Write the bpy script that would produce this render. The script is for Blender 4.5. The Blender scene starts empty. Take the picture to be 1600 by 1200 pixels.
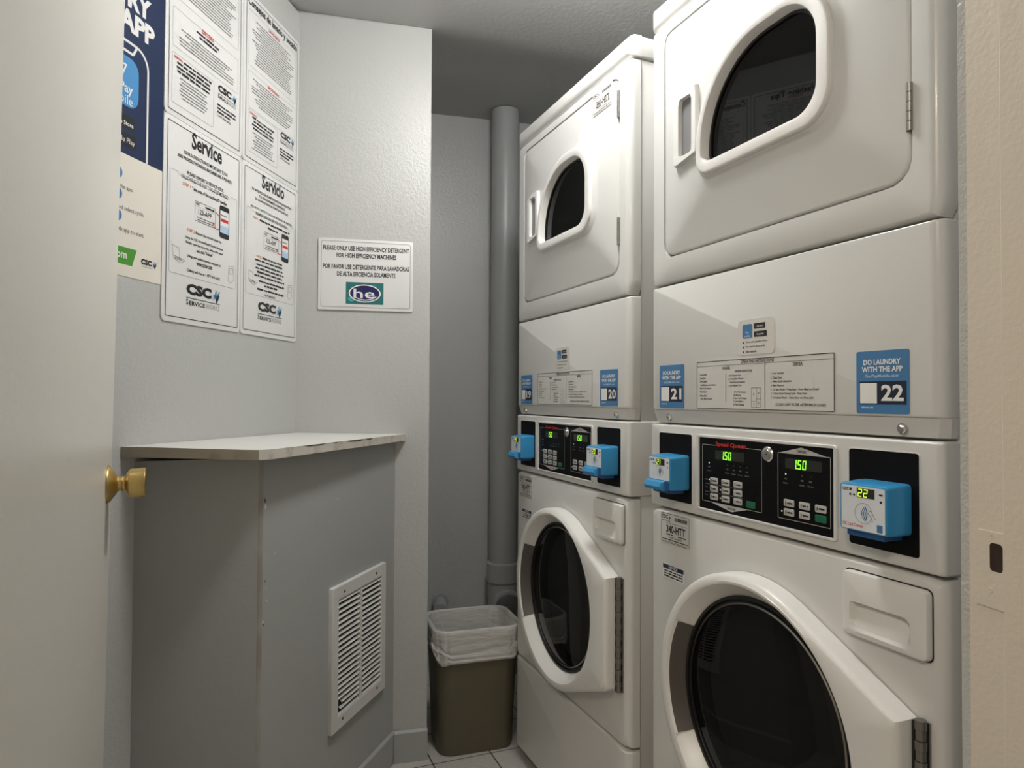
import bpy, bmesh, math, random
from math import sin, cos, pi, radians
from mathutils import Vector, Matrix
random.seed(4)
SC = bpy.context.scene
COL = SC.collection

# ------------------------------------------------------------------ camera
F_PX, CX, CY = 1073.0, 800.0, 600.0
PITCH, ROLL, HCAM = 0.01935, 0.00511, 1.16
cam_d = bpy.data.cameras.new('camera'); cam = bpy.data.objects.new('camera', cam_d); COL.objects.link(cam)
cam_d.sensor_fit = 'HORIZONTAL'; cam_d.sensor_width = 36.0; cam_d.lens = 36.0 * F_PX / 1600.0
cam_d.clip_start = 0.02
fw = Vector((0, cos(PITCH), sin(PITCH))); rt = Vector((1, 0, 0)); up = rt.cross(fw)
R_ = rt * cos(ROLL) + up * sin(ROLL); U_ = up * cos(ROLL) - rt * sin(ROLL)
cam.matrix_world = Matrix(((R_.x, U_.x, -fw.x, 0), (R_.y, U_.y, -fw.y, 0), (R_.z, U_.z, -fw.z, HCAM), (0, 0, 0, 1)))
SC.camera = cam

# ------------------------------------------------------------------ light
SC.view_settings.view_transform = 'Standard'; SC.view_settings.look = 'None'
SC.view_settings.gamma = 1.0; SC.view_settings.exposure = 0.0
SC.view_settings.use_curve_mapping = False
LAMP_XYZ = (0.09, 1.46, 2.36); LAMP_STRENGTH = 74.0
HALL_W = 21.0
wd = bpy.data.worlds.new('world'); SC.world = wd; wd.use_nodes = True
wd.node_tree.nodes['Background'].inputs[0].default_value = (0.95, 0.86, 0.74, 1)
wd.node_tree.nodes['Background'].inputs[1].default_value = 0.05
hl = bpy.data.lights.new('hallway_lamp', 'AREA'); hl.shape = 'DISK'; hl.size = 0.35; hl.energy = HALL_W; hl.color = (1.0, 0.86, 0.70)
ho = bpy.data.objects.new('hallway_lamp', hl); COL.objects.link(ho); ho.location = (-0.50, -0.60, 2.25)
H = 2.36

# ------------------------------------------------------------------ materials
MATS = {}
def mat(name, col, rough=0.5, metal=0.0, bump=None, coat=0.0, emit=None, estr=0.0, spec=0.5, var=None, dist=0.002):
    if name in MATS: return MATS[name]
    m = bpy.data.materials.new(name); m.use_nodes = True; nt = m.node_tree
    b = nt.nodes['Principled BSDF']
    b.inputs['Base Color'].default_value = (*col, 1); b.inputs['Roughness'].default_value = rough
    b.inputs['Metallic'].default_value = metal; b.inputs['Specular IOR Level'].default_value = spec
    b.inputs['Coat Weight'].default_value = coat
    if emit:
        b.inputs['Emission Color'].default_value = (*emit, 1); b.inputs['Emission Strength'].default_value = estr
    if bump or var:
        tc = nt.nodes.new('ShaderNodeTexCoord')
    if bump:
        h = None
        for sc_, st in bump:
            n = nt.nodes.new('ShaderNodeTexNoise'); n.inputs['Scale'].default_value = sc_; n.inputs['Detail'].default_value = 3
            nt.links.new(tc.outputs['Object'], n.inputs['Vector'])
            bp = nt.nodes.new('ShaderNodeBump'); bp.inputs['Strength'].default_value = st; bp.inputs['Distance'].default_value = dist
            nt.links.new(n.outputs['Fac'], bp.inputs['Height'])
            if h: nt.links.new(h.outputs['Normal'], bp.inputs['Normal'])
            h = bp
        nt.links.new(h.outputs['Normal'], b.inputs['Normal'])
    if var:
        sc_, c2, lo, hi = var
        n = nt.nodes.new('ShaderNodeTexNoise'); n.inputs['Scale'].default_value = sc_; n.inputs['Detail'].default_value = 5
        r = nt.nodes.new('ShaderNodeValToRGB'); r.color_ramp.elements[0].position = lo; r.color_ramp.elements[1].position = hi
        r.color_ramp.elements[0].color = (*col, 1); r.color_ramp.elements[1].color = (*c2, 1)
        nt.links.new(tc.outputs['Object'], n.inputs['Vector']); nt.links.new(n.outputs['Fac'], r.inputs['Fac'])
        nt.links.new(r.outputs['Color'], b.inputs['Base Color'])
    MATS[name] = m; return m

WALL = mat('grey_wall_paint', (0.53, 0.534, 0.522), 0.30, bump=[(9, .3), (90, .6), (240, .45)], spec=0.5)
LEDGEP = mat('smooth_grey_paint', (0.42, 0.43, 0.418), 0.45, bump=[(60, .18), (300, .15)], spec=0.35)
CEIL = mat('grey_ceiling_paint', (0.50, 0.50, 0.49), 0.5, bump=[(5, .5), (70, .3)], spec=0.3, dist=.004)
PIPE = mat('grey_pipe_paint', (0.40, 0.415, 0.41), 0.38, bump=[(50, .15)])
DOORP = mat('cream_door_paint', (0.76, 0.73, 0.66), 0.33, bump=[(14, .2), (120, .15)])
TAN = mat('tan_jamb_paint', (0.70, 0.64, 0.55), 0.4, bump=[(30, .2), (160, .2)])
ENAM = mat('white_enamel', (0.67, 0.668, 0.648), 0.30, coat=0.12, bump=[(160, .02)])
PLAST = mat('white_plastic', (0.77, 0.765, 0.74), 0.33)
TRIMP = mat('pebbled_white_plastic', (0.74, 0.725, 0.70), 0.4, bump=[(500, .3)], dist=.001)
SHADEP = mat('recess_shade_grey', (0.20, 0.20, 0.205), 0.45)  # grey carries the shade inside the pull handle scoop
GRIPP = mat('brown_grey_plastic', (0.085, 0.075, 0.068), 0.4)
BLACK = mat('black_panel', (0.003, 0.003, 0.004), 0.5, spec=0.15)
GASK = mat('black_rubber', (0.012, 0.012, 0.012), 0.4)
DARK = mat('dark_gap', (0.015, 0.015, 0.014), 0.7)
STEEL = mat('brushed_steel', (0.30, 0.29, 0.27), 0.35, metal=1.0)
CHROME = mat('chrome', (0.75, 0.75, 0.73), 0.18, metal=1.0)
DRUM = mat('drum_steel', (0.16, 0.16, 0.165), 0.35, metal=0.8)
BRASS = mat('satin_brass', (0.62, 0.45, 0.18), 0.32, metal=1.0)
LAM = mat('white_laminate', (0.84, 0.83, 0.79), 0.35)
LAMEDGE = mat('worn_laminate_edge', (0.66, 0.62, 0.55), 0.5, var=(22, (0.50, 0.44, 0.36), .52, .66))
LAMOLD = mat('yellowed_laminate_edge', (0.42, 0.37, 0.29), 0.5, var=(18, (0.30, 0.26, 0.2), .5, .7))
SHEET = mat('white_sign_sheet', (0.80, 0.80, 0.79), 0.3)
CREAM = mat('cream_poster_paper', (0.80, 0.755, 0.67), 0.4)
INK = mat('black_ink', (0.012, 0.012, 0.014), 0.4)
GINK = mat('grey_ink', (0.20, 0.20, 0.20), 0.45)
LINK = mat('light_grey_ink', (0.48, 0.48, 0.48), 0.45)
RINK = mat('red_ink', (0.62, 0.03, 0.035), 0.4)
ORINK = mat('orange_ink', (0.72, 0.25, 0.12), 0.4)
NAVY = mat('navy_poster_ink', (0.009, 0.024, 0.078), 0.35)
NAVY2 = mat('dark_navy_ink', (0.006, 0.012, 0.035), 0.35)
SKYB = mat('sky_blue_ink', (0.07, 0.28, 0.58), 0.35)
STB = mat('sticker_blue', (0.055, 0.19, 0.40), 0.4)
LBLUE = mat('pale_blue_ink', (0.45, 0.62, 0.80), 0.4)
TEAL = mat('teal_ink', (0.015, 0.16, 0.165), 0.4)
WINK = mat('white_ink', (0.82, 0.82, 0.80), 0.4)
GREEN = mat('green_ink', (0.07, 0.30, 0.03), 0.4)
LABEL = mat('grey_label', (0.64, 0.635, 0.61), 0.4)
BTN = mat('grey_button', (0.50, 0.50, 0.48), 0.45)
GBTN = mat('green_button', (0.008, 0.13, 0.06), 0.45)
RBLUE = mat('blue_reader_plastic', (0.035, 0.27, 0.55), 0.32)
RDBLUE = mat('dark_blue_reader_plastic', (0.02, 0.10, 0.28), 0.35)
RFACE = mat('reader_faceplate', (0.72, 0.77, 0.82), 0.35)
LCD = mat('unlit_display', (0.03, 0.035, 0.03), 0.15)
LED = mat('green_led', (0.02, 0.05, 0.01), 0.5, emit=(0.30, 1.0, 0.04), estr=1.3)
YLED = mat('yellow_led', (0.05, 0.05, 0.01), 0.5, emit=(0.62, 0.95, 0.02), estr=1.2)
WLED = mat('white_led', (0.5, 0.5, 0.5), 0.5, emit=(0.9, 1.0, 0.9), estr=0.9)
CAN = mat('taupe_can_plastic', (0.125, 0.108, 0.070), 0.42, bump=[(300, .1)])
HALLP = mat('hallway_paint', (0.55, 0.50, 0.42), 0.6)

def tile_mat():
    m = bpy.data.materials.new('speckled_floor_tile'); m.use_nodes = True; nt = m.node_tree; b = nt.nodes['Principled BSDF']
    tc = nt.nodes.new('ShaderNodeTexCoord'); mp = nt.nodes.new('ShaderNodeMapping')
    mp.inputs['Location'].default_value = (0.059, 0.05, 0); mp.inputs['Rotation'].default_value = (0, 0, radians(-22))
    mp.vector_type = 'TEXTURE'
    mp.inputs['Rotation'].default_value = (0, 0, radians(21.5)); mp.inputs['Location'].default_value = (-0.0627, 2.2623, 0)
    br = nt.nodes.new('ShaderNodeTexBrick'); br.offset = 0.0; br.inputs['Scale'].default_value = 1.0
    br.inputs['Brick Width'].default_value = 0.194; br.inputs['Row Height'].default_value = 0.194; br.inputs['Mortar Size'].default_value = 0.0022
    br.inputs['Color1'].default_value = (0.60, 0.57, 0.53, 1); br.inputs['Color2'].default_value = (0.57, 0.545, 0.505, 1); br.inputs['Mortar'].default_value = (0.06, 0.045, 0.03, 1)
    nz = nt.nodes.new('ShaderNodeTexNoise'); nz.inputs['Scale'].default_value = 240; nz.inputs['Detail'].default_value = 4
    mx = nt.nodes.new('ShaderNodeMix'); mx.data_type = 'RGBA'; mx.blend_type = 'MULTIPLY'; mx.inputs['Factor'].default_value = 0.55
    nt.links.new(tc.outputs['Object'], mp.inputs['Vector']); nt.links.new(mp.outputs['Vector'], br.inputs['Vector'])
    nt.links.new(tc.outputs['Object'], nz.inputs['Vector'])
    rr = nt.nodes.new('ShaderNodeValToRGB'); rr.color_ramp.elements[0].position = .35; rr.color_ramp.elements[1].position = .6
    rr.color_ramp.elements[0].color = (.45, .43, .4, 1)
    nt.links.new(nz.outputs['Fac'], rr.inputs['Fac'])
    nt.links.new(br.outputs['Color'], mx.inputs['A']); nt.links.new(rr.outputs['Color'], mx.inputs['B'])
    nt.links.new(mx.outputs['Result'], b.inputs['Base Color']); b.inputs['Roughness'].default_value = 0.45
    return m
TILE = tile_mat()

def glass_mat(name, tint, rough=0.02):
    m = bpy.data.materials.new(name); m.use_nodes = True; nt = m.node_tree
    for n in list(nt.nodes):
        if n.type != 'OUTPUT_MATERIAL': nt.nodes.remove(n)
    out = [n for n in nt.nodes if n.type == 'OUTPUT_MATERIAL'][0]
    t = nt.nodes.new('ShaderNodeBsdfTransparent'); t.inputs[0].default_value = (tint, tint, tint, 1)
    g = nt.nodes.new('ShaderNodeBsdfGlossy'); g.inputs['Roughness'].default_value = rough; g.inputs[0].default_value = (.8, .8, .8, 1)
    lw = nt.nodes.new('ShaderNodeLayerWeight'); lw.inputs[0].default_value = 0.5; pw = nt.nodes.new('ShaderNodeMath'); pw.operation = 'POWER'; pw.inputs[1].default_value = 5.0
    nt.links.new(lw.outputs['Facing'], pw.inputs[0]); fr = nt.nodes.new('ShaderNodeMath'); fr.operation = 'MULTIPLY_ADD'; fr.inputs[1].default_value = 0.9; fr.inputs[2].default_value = 0.035
    nt.links.new(pw.outputs[0], fr.inputs[0])
    mx = nt.nodes.new('ShaderNodeMixShader'); nt.links.new(fr.outputs[0], mx.inputs[0]); nt.links.new(t.outputs[0], mx.inputs[1]); nt.links.new(g.outputs[0], mx.inputs[2])
    nt.links.new(mx.outputs[0], out.inputs[0]); return m
GLASS = glass_mat('tinted_door_glass', 0.13)

def bag_mat():
    m = bpy.data.materials.new('milky_bag_film'); m.use_nodes = True; nt = m.node_tree; b = nt.nodes['Principled BSDF']
    b.inputs['Base Color'].default_value = (.74, .73, .70, 1); b.inputs['Roughness'].default_value = .22
    b.inputs['Coat Weight'].default_value = .5; b.inputs['Alpha'].default_value = 0.82
    tc = nt.nodes.new('ShaderNodeTexCoord'); n = nt.nodes.new('ShaderNodeTexNoise'); n.inputs['Scale'].default_value = 38; n.inputs['Detail'].default_value = 4
    mp = nt.nodes.new('ShaderNodeMapping'); mp.inputs['Scale'].default_value = (.5, .5, 1.6)
    nt.links.new(tc.outputs['Object'], mp.inputs[0]); nt.links.new(mp.outputs[0], n.inputs['Vector'])
    bp = nt.nodes.new('ShaderNodeBump'); bp.inputs['Strength'].default_value = .9; bp.inputs['Distance'].default_value = .006
    nt.links.new(n.outputs['Fac'], bp.inputs['Height']); nt.links.new(bp.outputs['Normal'], b.inputs['Normal'])
    return m
BAG = bag_mat()

# ------------------------------------------------------------------ mesh helpers
TCACHE = {}
def text_geo(s, bold):
    k = (s, bold)
    if k not in TCACHE:
        c = bpy.data.curves.new('t', 'FONT'); c.body = s; c.resolution_u = 2; c.offset = bold; c.fill_mode = 'FRONT' if hasattr(c, 'fill_mode') else 'BOTH'
        o = bpy.data.objects.new('t', c)
        me = bpy.data.meshes.new_from_object(o)
        vs = [(v.co.x, v.co.y) for v in me.vertices]; fs = [tuple(p.vertices) for p in me.polygons]
        bpy.data.objects.remove(o); bpy.data.curves.remove(c); bpy.data.meshes.remove(me)
        xs = [v[0] for v in vs]; ys = [v[1] for v in vs]
        TCACHE[k] = (vs, fs, min(xs), max(xs), min(ys), max(ys))
    return TCACHE[k]

def circ(cx, cz, r, n=32, a0=0.0):
    return [(cx + r * cos(a0 + 2 * pi * i / n), cz + r * sin(a0 + 2 * pi * i / n)) for i in range(n)]
def rrect(x0, x1, z0, z1, r, n=6):
    if not isinstance(r, (tuple, list)): r = (r,) * 4     # bl, br, tr, tl
    P = []
    for (cx, cz, a, rr) in ((x0 + r[0], z0 + r[0], pi, r[0]), (x1 - r[1], z0 + r[1], 1.5 * pi, r[1]), (x1 - r[2], z1 - r[2], 0, r[2]), (x0 + r[3], z1 - r[3], .5 * pi, r[3])):
        for i in range(n + 1):
            t = a + .5 * pi * i / n; P.append((cx + rr * cos(t), cz + rr * sin(t)))
    return P
def resample(poly, c, n):
    """the outline met by n rays from c (outline must be star-shaped about c)"""
    out = []
    m = len(poly)
    for i in range(n):
        a = 2 * pi * i / n; dx, dz = cos(a), sin(a); best = None
        for j in range(m):
            x1, z1 = poly[j]; x2, z2 = poly[(j + 1) % m]
            ex, ez = x2 - x1, z2 - z1; den = dx * ez - dz * ex
            if abs(den) < 1e-12: continue
            t = ((x1 - c[0]) * ez - (z1 - c[1]) * ex) / den; u = ((x1 - c[0]) * dz - (z1 - c[1]) * dx) / den
            if t > 0 and -1e-6 <= u <= 1 + 1e-6 and (best is None or t > best): best = t
        out.append((c[0] + dx * best, c[1] + dz * best))
    return out
def inset(poly, c, d):
    out = []
    n = len(poly)
    for i in range(n):
        (xa, za), (xb, zb) = poly[i - 1], poly[(i + 1) % n]
        tx, tz = xb - xa, zb - za; l = math.hypot(tx, tz) or 1
        out.append((poly[i][0] - tz / l * d * 1.0, poly[i][1] + tx / l * d))
    return out

class MB:
    def __init__(s): s.bm = bmesh.new(); s.m = []
    def mi(s, m):
        if m not in s.m: s.m.append(m)
        return s.m.index(m)
    def loft(s, loops, m, cap0=False, cap1=False, closed=True):
        """loops: lists of (x, z, y)-> stored as Vector(x, y, z)"""
        k = s.mi(m); V = [[s.bm.verts.new((p[0], p[2], p[1])) for p in L] for L in loops]
        n = len(V[0])
        for a, b in zip(V[:-1], V[1:]):
            for i in range(n if closed else n - 1):
                j = (i + 1) % n
                try: f = s.bm.faces.new((a[i], a[j], b[j], b[i])); f.material_index = k
                except ValueError: pass
        for c, L in ((cap0, V[0]), (cap1, V[-1])):
            if c:
                f = s.bm.faces.new(L); f.material_index = k
        return V
    def at(s, P, y): return [(p[0], p[1], y) for p in P]
    def flat(s, P, y, m):
        f = s.bm.faces.new([s.bm.verts.new((p[0], y, p[1])) for p in P]); f.material_index = s.mi(m)
    def rect(s, x0, x1, z0, z1, y, m): s.flat([(x0, z0), (x1, z0), (x1, z1), (x0, z1)], y, m)
    def frame(s, x0, x1, z0, z1, w, y, m, r=.002):
        a = rrect(x0, x1, z0, z1, r, 3); b = rrect(x0 + w, x1 - w, z0 + w, z1 - w, max(r - w, .0002), 3)
        s.loft([s.at(a, y), s.at(b, y)], m)
    def slab(s, P, y0, y1, m, bev=0.0):
        """prism: y1 back, y0 front (toward -y), bevelled front edge"""
        L = [s.at(P, y1)]
        if bev:
            L.append(s.at(P, y0 + bev))
            for a in (30, 60, 90):
                t = radians(a); L.append(s.at(inset(P, None, bev * (1 - cos(t))), y0 + bev * (1 - sin(t))))
        else: L.append(s.at(P, y0))
        s.loft(L, m, True, True)
    def box(s, a, b, m):
        x0, y0, z0 = a; x1, y1, z1 = b
        P = [(x0, z0), (x1, z0), (x1, z1), (x0, z1)]; s.loft([s.at(P, y1), s.at(P, y0)], m, True, True)
    def column(s, poly, z0, z1, m):
        """vertical prism from a plan polygon (x, y)"""
        k = s.mi(m); a = [s.bm.verts.new((p[0], p[1], z0)) for p in poly]; b = [s.bm.verts.new((p[0], p[1], z1)) for p in poly]
        n = len(poly)
        for i in range(n):
            f = s.bm.faces.new((a[i], a[(i + 1) % n], b[(i + 1) % n], b[i])); f.material_index = k
        s.bm.faces.new(a).material_index = k; s.bm.faces.new(b).material_index = k
    def lathe(s, prof, m, org, axis, n=32, cap0=True, cap1=True):
        """prof: (distance along axis, radius)"""
        k = s.mi(m); ax = Vector(axis).normalized(); u = ax.orthogonal().normalized(); w = ax.cross(u); o = Vector(org)
        V = [[s.bm.verts.new(o + ax * d + (u * cos(2 * pi * i / n) + w * sin(2 * pi * i / n)) * r) for i in range(n)] for d, r in prof]
        for a, b in zip(V[:-1], V[1:]):
            for i in range(n):
                f = s.bm.faces.new((a[i], a[(i + 1) % n], b[(i + 1) % n], b[i])); f.material_index = k
        if cap0: s.bm.faces.new(V[0]).material_index = k
        if cap1: s.bm.faces.new(V[-1]).material_index = k
    def text(s, t, x0, z0, h, y, m, w=None, bold=0.0, cx=None, x1=None):
        """x0 left edge (or cx centre, or x1 right edge), z0 bottom of the glyph box, h glyph-box height, w optional forced width"""
        if h < .0125: bold = max(bold, .018)
        vs, fs, a, b, c, d = text_geo(t, bold)
        sz = h / (d - c); sx = sz if w is None else w / (b - a)
        W = (b - a) * sx
        if cx is not None: x0 = cx - W / 2
        if x1 is not None: x0 = x1 - W
        k = s.mi(m); V = [s.bm.verts.new((x0 + (p[0] - a) * sx, y, z0 + (p[1] - c) * sz)) for p in vs]
        for f in fs:
            try: s.bm.faces.new([V[i] for i in f]).material_index = k
            except ValueError: pass
    def words(s, x0, x1, z, h, y, m, seed=0):
        """an illegible line of fine print: short dark dashes"""
        rnd = random.Random(seed * 7919 + int(z * 1e5)); x = x0
        while x < x1:
            w = min(rnd.uniform(1.6, 6) * h, x1 - x)
            if w > h * .4: s.rect(x, x + w, z + h * rnd.uniform(0, .12), z + h * rnd.uniform(.75, 1), y, m)
            x += w + h * .55
    def build(s, name, parent=None, smooth=True, recalc=True):
        if recalc: bmesh.ops.recalc_face_normals(s.bm, faces=s.bm.faces)
        me = bpy.data.meshes.new(name); s.bm.to_mesh(me); s.bm.free()
        for m in s.m: me.materials.append(m)
        if smooth:
            for p in me.polygons: p.use_smooth = True
            me.set_sharp_from_angle(angle=radians(32))
        o = bpy.data.objects.new(name, me); COL.objects.link(o)
        if parent: o.parent = parent
        return o
def tag(o, label, cat, group=None):
    o['label'] = label; o['category'] = cat
    if group: o['group'] = group
    return o
def struct(o): o['kind'] = 'structure'; return o
def empty(name, loc, rz, label, cat, group=None):
    o = bpy.data.objects.new(name, None); COL.objects.link(o); o.location = loc; o.rotation_euler = (0, 0, rz)
    o.empty_display_size = .1
    return tag(o, label, cat, group)

# ------------------------------------------------------------------ plan of the room
LC = Vector((-0.671, 2.1345)); LA = radians(10); LD = Vector((sin(LA), cos(LA)))       # left wall corner and direction
CW0 = LC; CW1 = Vector((-0.268, 2.2250)); CD = (CW1 - CW0).normalized()
WD = Vector((sin(radians(75.5)), cos(radians(75.5))))       # wall direction (to the right)
WN = Vector((-WD.y, WD.x))                                  # away from the viewer
A_ = Vector((-0.3732, 2.1997)); B_ = Vector((-0.5558, 1.5323)); C_ = Vector((-0.792, 1.4466))
BD = (A_ - B_).normalized()
MA = [(.02048, 2.24983, .3915), (.31365, 1.52817, .3901)]
MD = Vector((cos(.3905), sin(.3905)))                       # into the machines
BW0 = Vector((-0.3606, 2.9650))                             # a point of the back wall
# doorway
OJ = Vector((0.4777, 0.6683)); JE = Vector((0.9703, 0.2419)); JM = Vector((-0.2419, 0.9703))
HG = Vector((-0.372, 0.472))
def J(e, m): return tuple(OJ + JE * e + JM * m)

# floor and ceiling
m = MB(); m.box((-2.2, -1.6, -.06), (2.6, 3.6, 0), TILE); struct(m.build('floor'))
m = MB(); kk = m.mi(CEIL)      # plaster ceiling, raised over the back alcove to keep grazing lamp light off it
cp0 = Vector((-.27, 2.27)); cd_ = Vector((.94, .342)); cn_ = Vector((-.342, .94))
rows = []
for dn, dz in ((-4.5, 0), (-.10, 0), (-.05, .002), (0, .010), (.05, .022), (.10, .030), (.16, .033), (1.6, .033)):
    rows.append([m.bm.verts.new((*(cp0 + cd_ * t_ + cn_ * dn), H + dz)) for t_ in (-3.0, 3.6)])
top = [m.bm.verts.new((*(cp0 + cd_ * t_ + cn_ * dn), H + .09)) for dn, t_ in ((-4.5, -3.0), (-4.5, 3.6), (1.6, 3.6), (1.6, -3.0))]
for a, b in zip(rows[:-1], rows[1:]): m.bm.faces.new((a[0], a[1], b[1], b[0])).material_index = kk
m.bm.faces.new(top).material_index = kk
m.bm.faces.new((rows[0][0], rows[0][1], top[1], top[0])).material_index = kk; m.bm.faces.new((rows[-1][0], rows[-1][1], top[2], top[3])).material_index = kk
struct(m.build('ceiling'))
# left wall (angled)
q = LC - LD * 1.87
o = Vector((-LD.y, LD.x)) * .12
m = MB(); m.column([tuple(LC), tuple(q), tuple(q + o), tuple(LC + o)], 0, H, WALL); struct(m.build('wall_left'))
# pillar wall beside the alcove
sd = Vector((sin(radians(-18)), cos(radians(-18))))
e2 = CW1 + sd * .78
m = MB(); m.column([tuple(CW0 - CD * .15), tuple(CW1), tuple(e2), tuple(e2 - CD * .6)], 0, H + .05, WALL); struct(m.build('wall_pillar'))
# back wall
a = BW0 - WD * .5; b = BW0 + WD * 1.75
m = MB(); m.column([tuple(a), tuple(b), tuple(b + WN * .12), tuple(a + WN * .12)], 0, H + .05, WALL); struct(m.build('wall_back'))
# right wall behind the machines
r0 = Vector((MA[0][0], MA[0][1])) + MD * .82; rdir = Vector((sin(.3905), -cos(.3905)))
a = r0 - rdir * 1.0; b = r0 + rdir * 1.9
m = MB(); m.column([tuple(a), tuple(b), tuple(b + MD * .12), tuple(a + MD * .12)], 0, H + .05, WALL); struct(m.build('wall_right'))
# front wall: right of the doorway, left of it, and above
m = MB(); m.column([J(.001, .049), J(.012, -.09), J(1.2, -.09), J(1.2, .049)], 0, H, WALL); struct(m.build('wall_front'))
wl = HG - JE * .02
m = MB(); m.column([tuple(wl - JM * .10), tuple(wl), tuple(wl - JE * .62), tuple(wl - JE * .62 - JM * .10)], 0, H, WALL)
m.column([tuple(wl - JM * .10), tuple(wl), J(.001, .049), J(.001, -.09)], 2.1, H, WALL); struct(m.build('wall_front_left'))
# hallway wall across from the doorway, behind the photographer
m = MB(); m.box((-2.2, -1.5, 0), (2.6, -1.4, H), HALLP); struct(m.build('wall_hallway'))

# painted chase under the shelf
m = MB(); m.column([tuple(A_ + BD * .02), tuple(B_), tuple(C_), tuple(C_ - Vector((.05, -.1))), tuple(LC - Vector((.06, 0))), tuple(A_ + Vector((-.1, .08)))], 0, 1.021, LEDGEP)
for v in m.bm.verts: pass
bv = [e for e in m.bm.edges if abs(e.verts[0].co.x - B_.x) < 1e-4 and abs(e.verts[1].co.x - B_.x) < 1e-4 and abs(e.verts[0].co.z - e.verts[1].co.z) > .5]
bmesh.ops.bevel(m.bm, geom=bv, offset=.007, segments=4, profile=.5, affect='EDGES')
WORN = mat('worn_brown_corner', (0.33, 0.29, 0.24), .6, var=(9, (0.40, 0.41, 0.39), .42, .62))
kw = m.mi(WORN)
for f in m.bm.faces:
    c_ = f.calc_center_median()
    if math.hypot(c_.x - B_.x, c_.y - B_.y) < .009 and abs(f.normal.z) < .5: f.material_index = kw
bn_ = Vector((BD.y, -BD.x))
CHL = mat('bare_plaster_chip', (.72, .72, .70), .7); CHD = mat('dark_paint_chip', (.10, .10, .10), .8)
for (t_, z_, r_, mt_) in ((.012, .925, .0045, CHD), (.014, .912, .005, CHL), (.016, .745, .003, CHD), (.02, .728, .0025, CHL), (.010, .655, .0045, CHL), (.011, .650, .003, CHD), (.335, .885, .003, CHL), (.24, .93, .0018, CHL), (.05, .80, .002, CHL), (.022, .70, .003, CHL)):
    rr_ = random.Random(int(z_ * 1e4)); V = []
    for i in range(7):
        a_ = 2 * pi * i / 7; q_ = B_ + BD * (t_ + r_ * cos(a_) * rr_.uniform(.4, 1)) + bn_ * .0004
        V.append(m.bm.verts.new((q_.x, q_.y, z_ + r_ * 1.5 * sin(a_) * rr_.uniform(.5, 1.2))))
    m.bm.faces.new(V).material_index = m.mi(mt_)
struct(m.build('wall_ledge'))

# baseboards
def board(name, p, q, nrm, h, t, m_):
    b = MB(); d = (q - p)
    k = b.mi(m_); prof = [(0, 0), (t, 0), (t, h - .008), (t - .004, h - .002), (t - .008 if t > .008 else 0, h), (0, h)]
    V = [[b.bm.verts.new((c.x + nrm.x * o_, c.y + nrm.y * o_, z)) for o_, z in prof] for c in (p, q)]
    n = len(prof)
    for i in range(n): b.bm.faces.new((V[0][i], V[0][(i + 1) % n], V[1][(i + 1) % n], V[1][i])).material_index = k
    b.bm.faces.new(V[0]); b.bm.faces.new(V[1])
    return struct(b.build(name))
cn = Vector((CD.y, -CD.x)); bn = Vector((BD.y, -BD.x))
board('baseboard_pillar', A_ + bn * .005, CW1 + CD * .002, cn, .1, .009, LEDGEP)
board('baseboard_ledge', B_, A_, bn, .1, .007, LEDGEP)
bk0 = BW0 - WD * .02; board('baseboard_back', bk0, BW0 + WD * .8, -WN, .1, .01, LEDGEP)

# door jambs with stop
m = MB(); m.column([J(0, .038), J(.0115, .038), J(.0115, -.088), J(0, -.088)], 0, 2.1, TAN)
m.column([J(-.0055, -.004), J(-.007, -.0055), J(-.007, -.088), J(.002, -.088), J(.002, -.004)], 0, 2.1, TAN)
jb = struct(m.build('trim_1'))
def jplane(e, M0, M1, z0, z1, m_, mb):
    k = mb.mi(m_); mb.bm.faces.new([mb.bm.verts.new((*J(e, a_), z_)) for a_, z_ in ((M0, z0), (M1, z0), (M1, z1), (M0, z1))]).material_index = k
m = MB(); P = rrect(-.003, .030, .955, 1.030, .003, 4)
k = m.mi(TAN)
def jl(P, e): return [m.bm.verts.new((*J(e, p[0]), p[1])) for p in P]
Hh = rrect(.0005, .0150, .991, 1.019, .004, 4)
V = [jl(P, 0), jl(P, -.0012), jl(Hh, -.0012), jl(Hh, -.0002)]
for a, b in zip(V[:-1], V[1:]):
    for i in range(len(a)): m.bm.faces.new((a[i], a[(i + 1) % len(a)], b[(i + 1) % len(a)], b[i])).material_index = k
m.bm.faces.new(V[-1]).material_index = m.mi(mat('strike_hole_shade', (.035, .018, .012), .7))  # shallow floor; dark colour stands in for the shade of a deep hole
k2 = m.mi(TAN)
for zz in (.972, 1.040 - .012):
    m.lathe([(0, .0028), (.0006, .0026)], TAN, (*J(-.0012, .014), zz), (-JE.x, -JE.y, 0), 14)
sp = m.build('strike_plate', jb); sp['label'] = 'painted strike plate with a latch hole shaded by dark colour'
hj = HG - JE * .004
m = MB(); m.column([tuple(hj - JM * .1), tuple(hj - JM * .002), tuple(hj - JM * .002 - JE * .0155), tuple(hj - JM * .1 - JE * .0155)], 0, 2.1, TAN); struct(m.build('trim_2'))

# ------------------------------------------------------------------ open door with brass knob
TIP = Vector((-.729, 1.2546)); DD = Vector((.4147, -.91)).normalized(); DN = Vector((.91, .4147)).normalized()   # DN: face with the knob
drot = math.atan2(DD.y, DD.x)
door = bpy.data.objects.new('door_1', None); COL.objects.link(door); door['kind'] = 'structure'
door.matrix_world = Matrix.Translation((TIP.x, TIP.y, 0)) @ Matrix.Rotation(drot, 4, 'Z')
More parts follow.
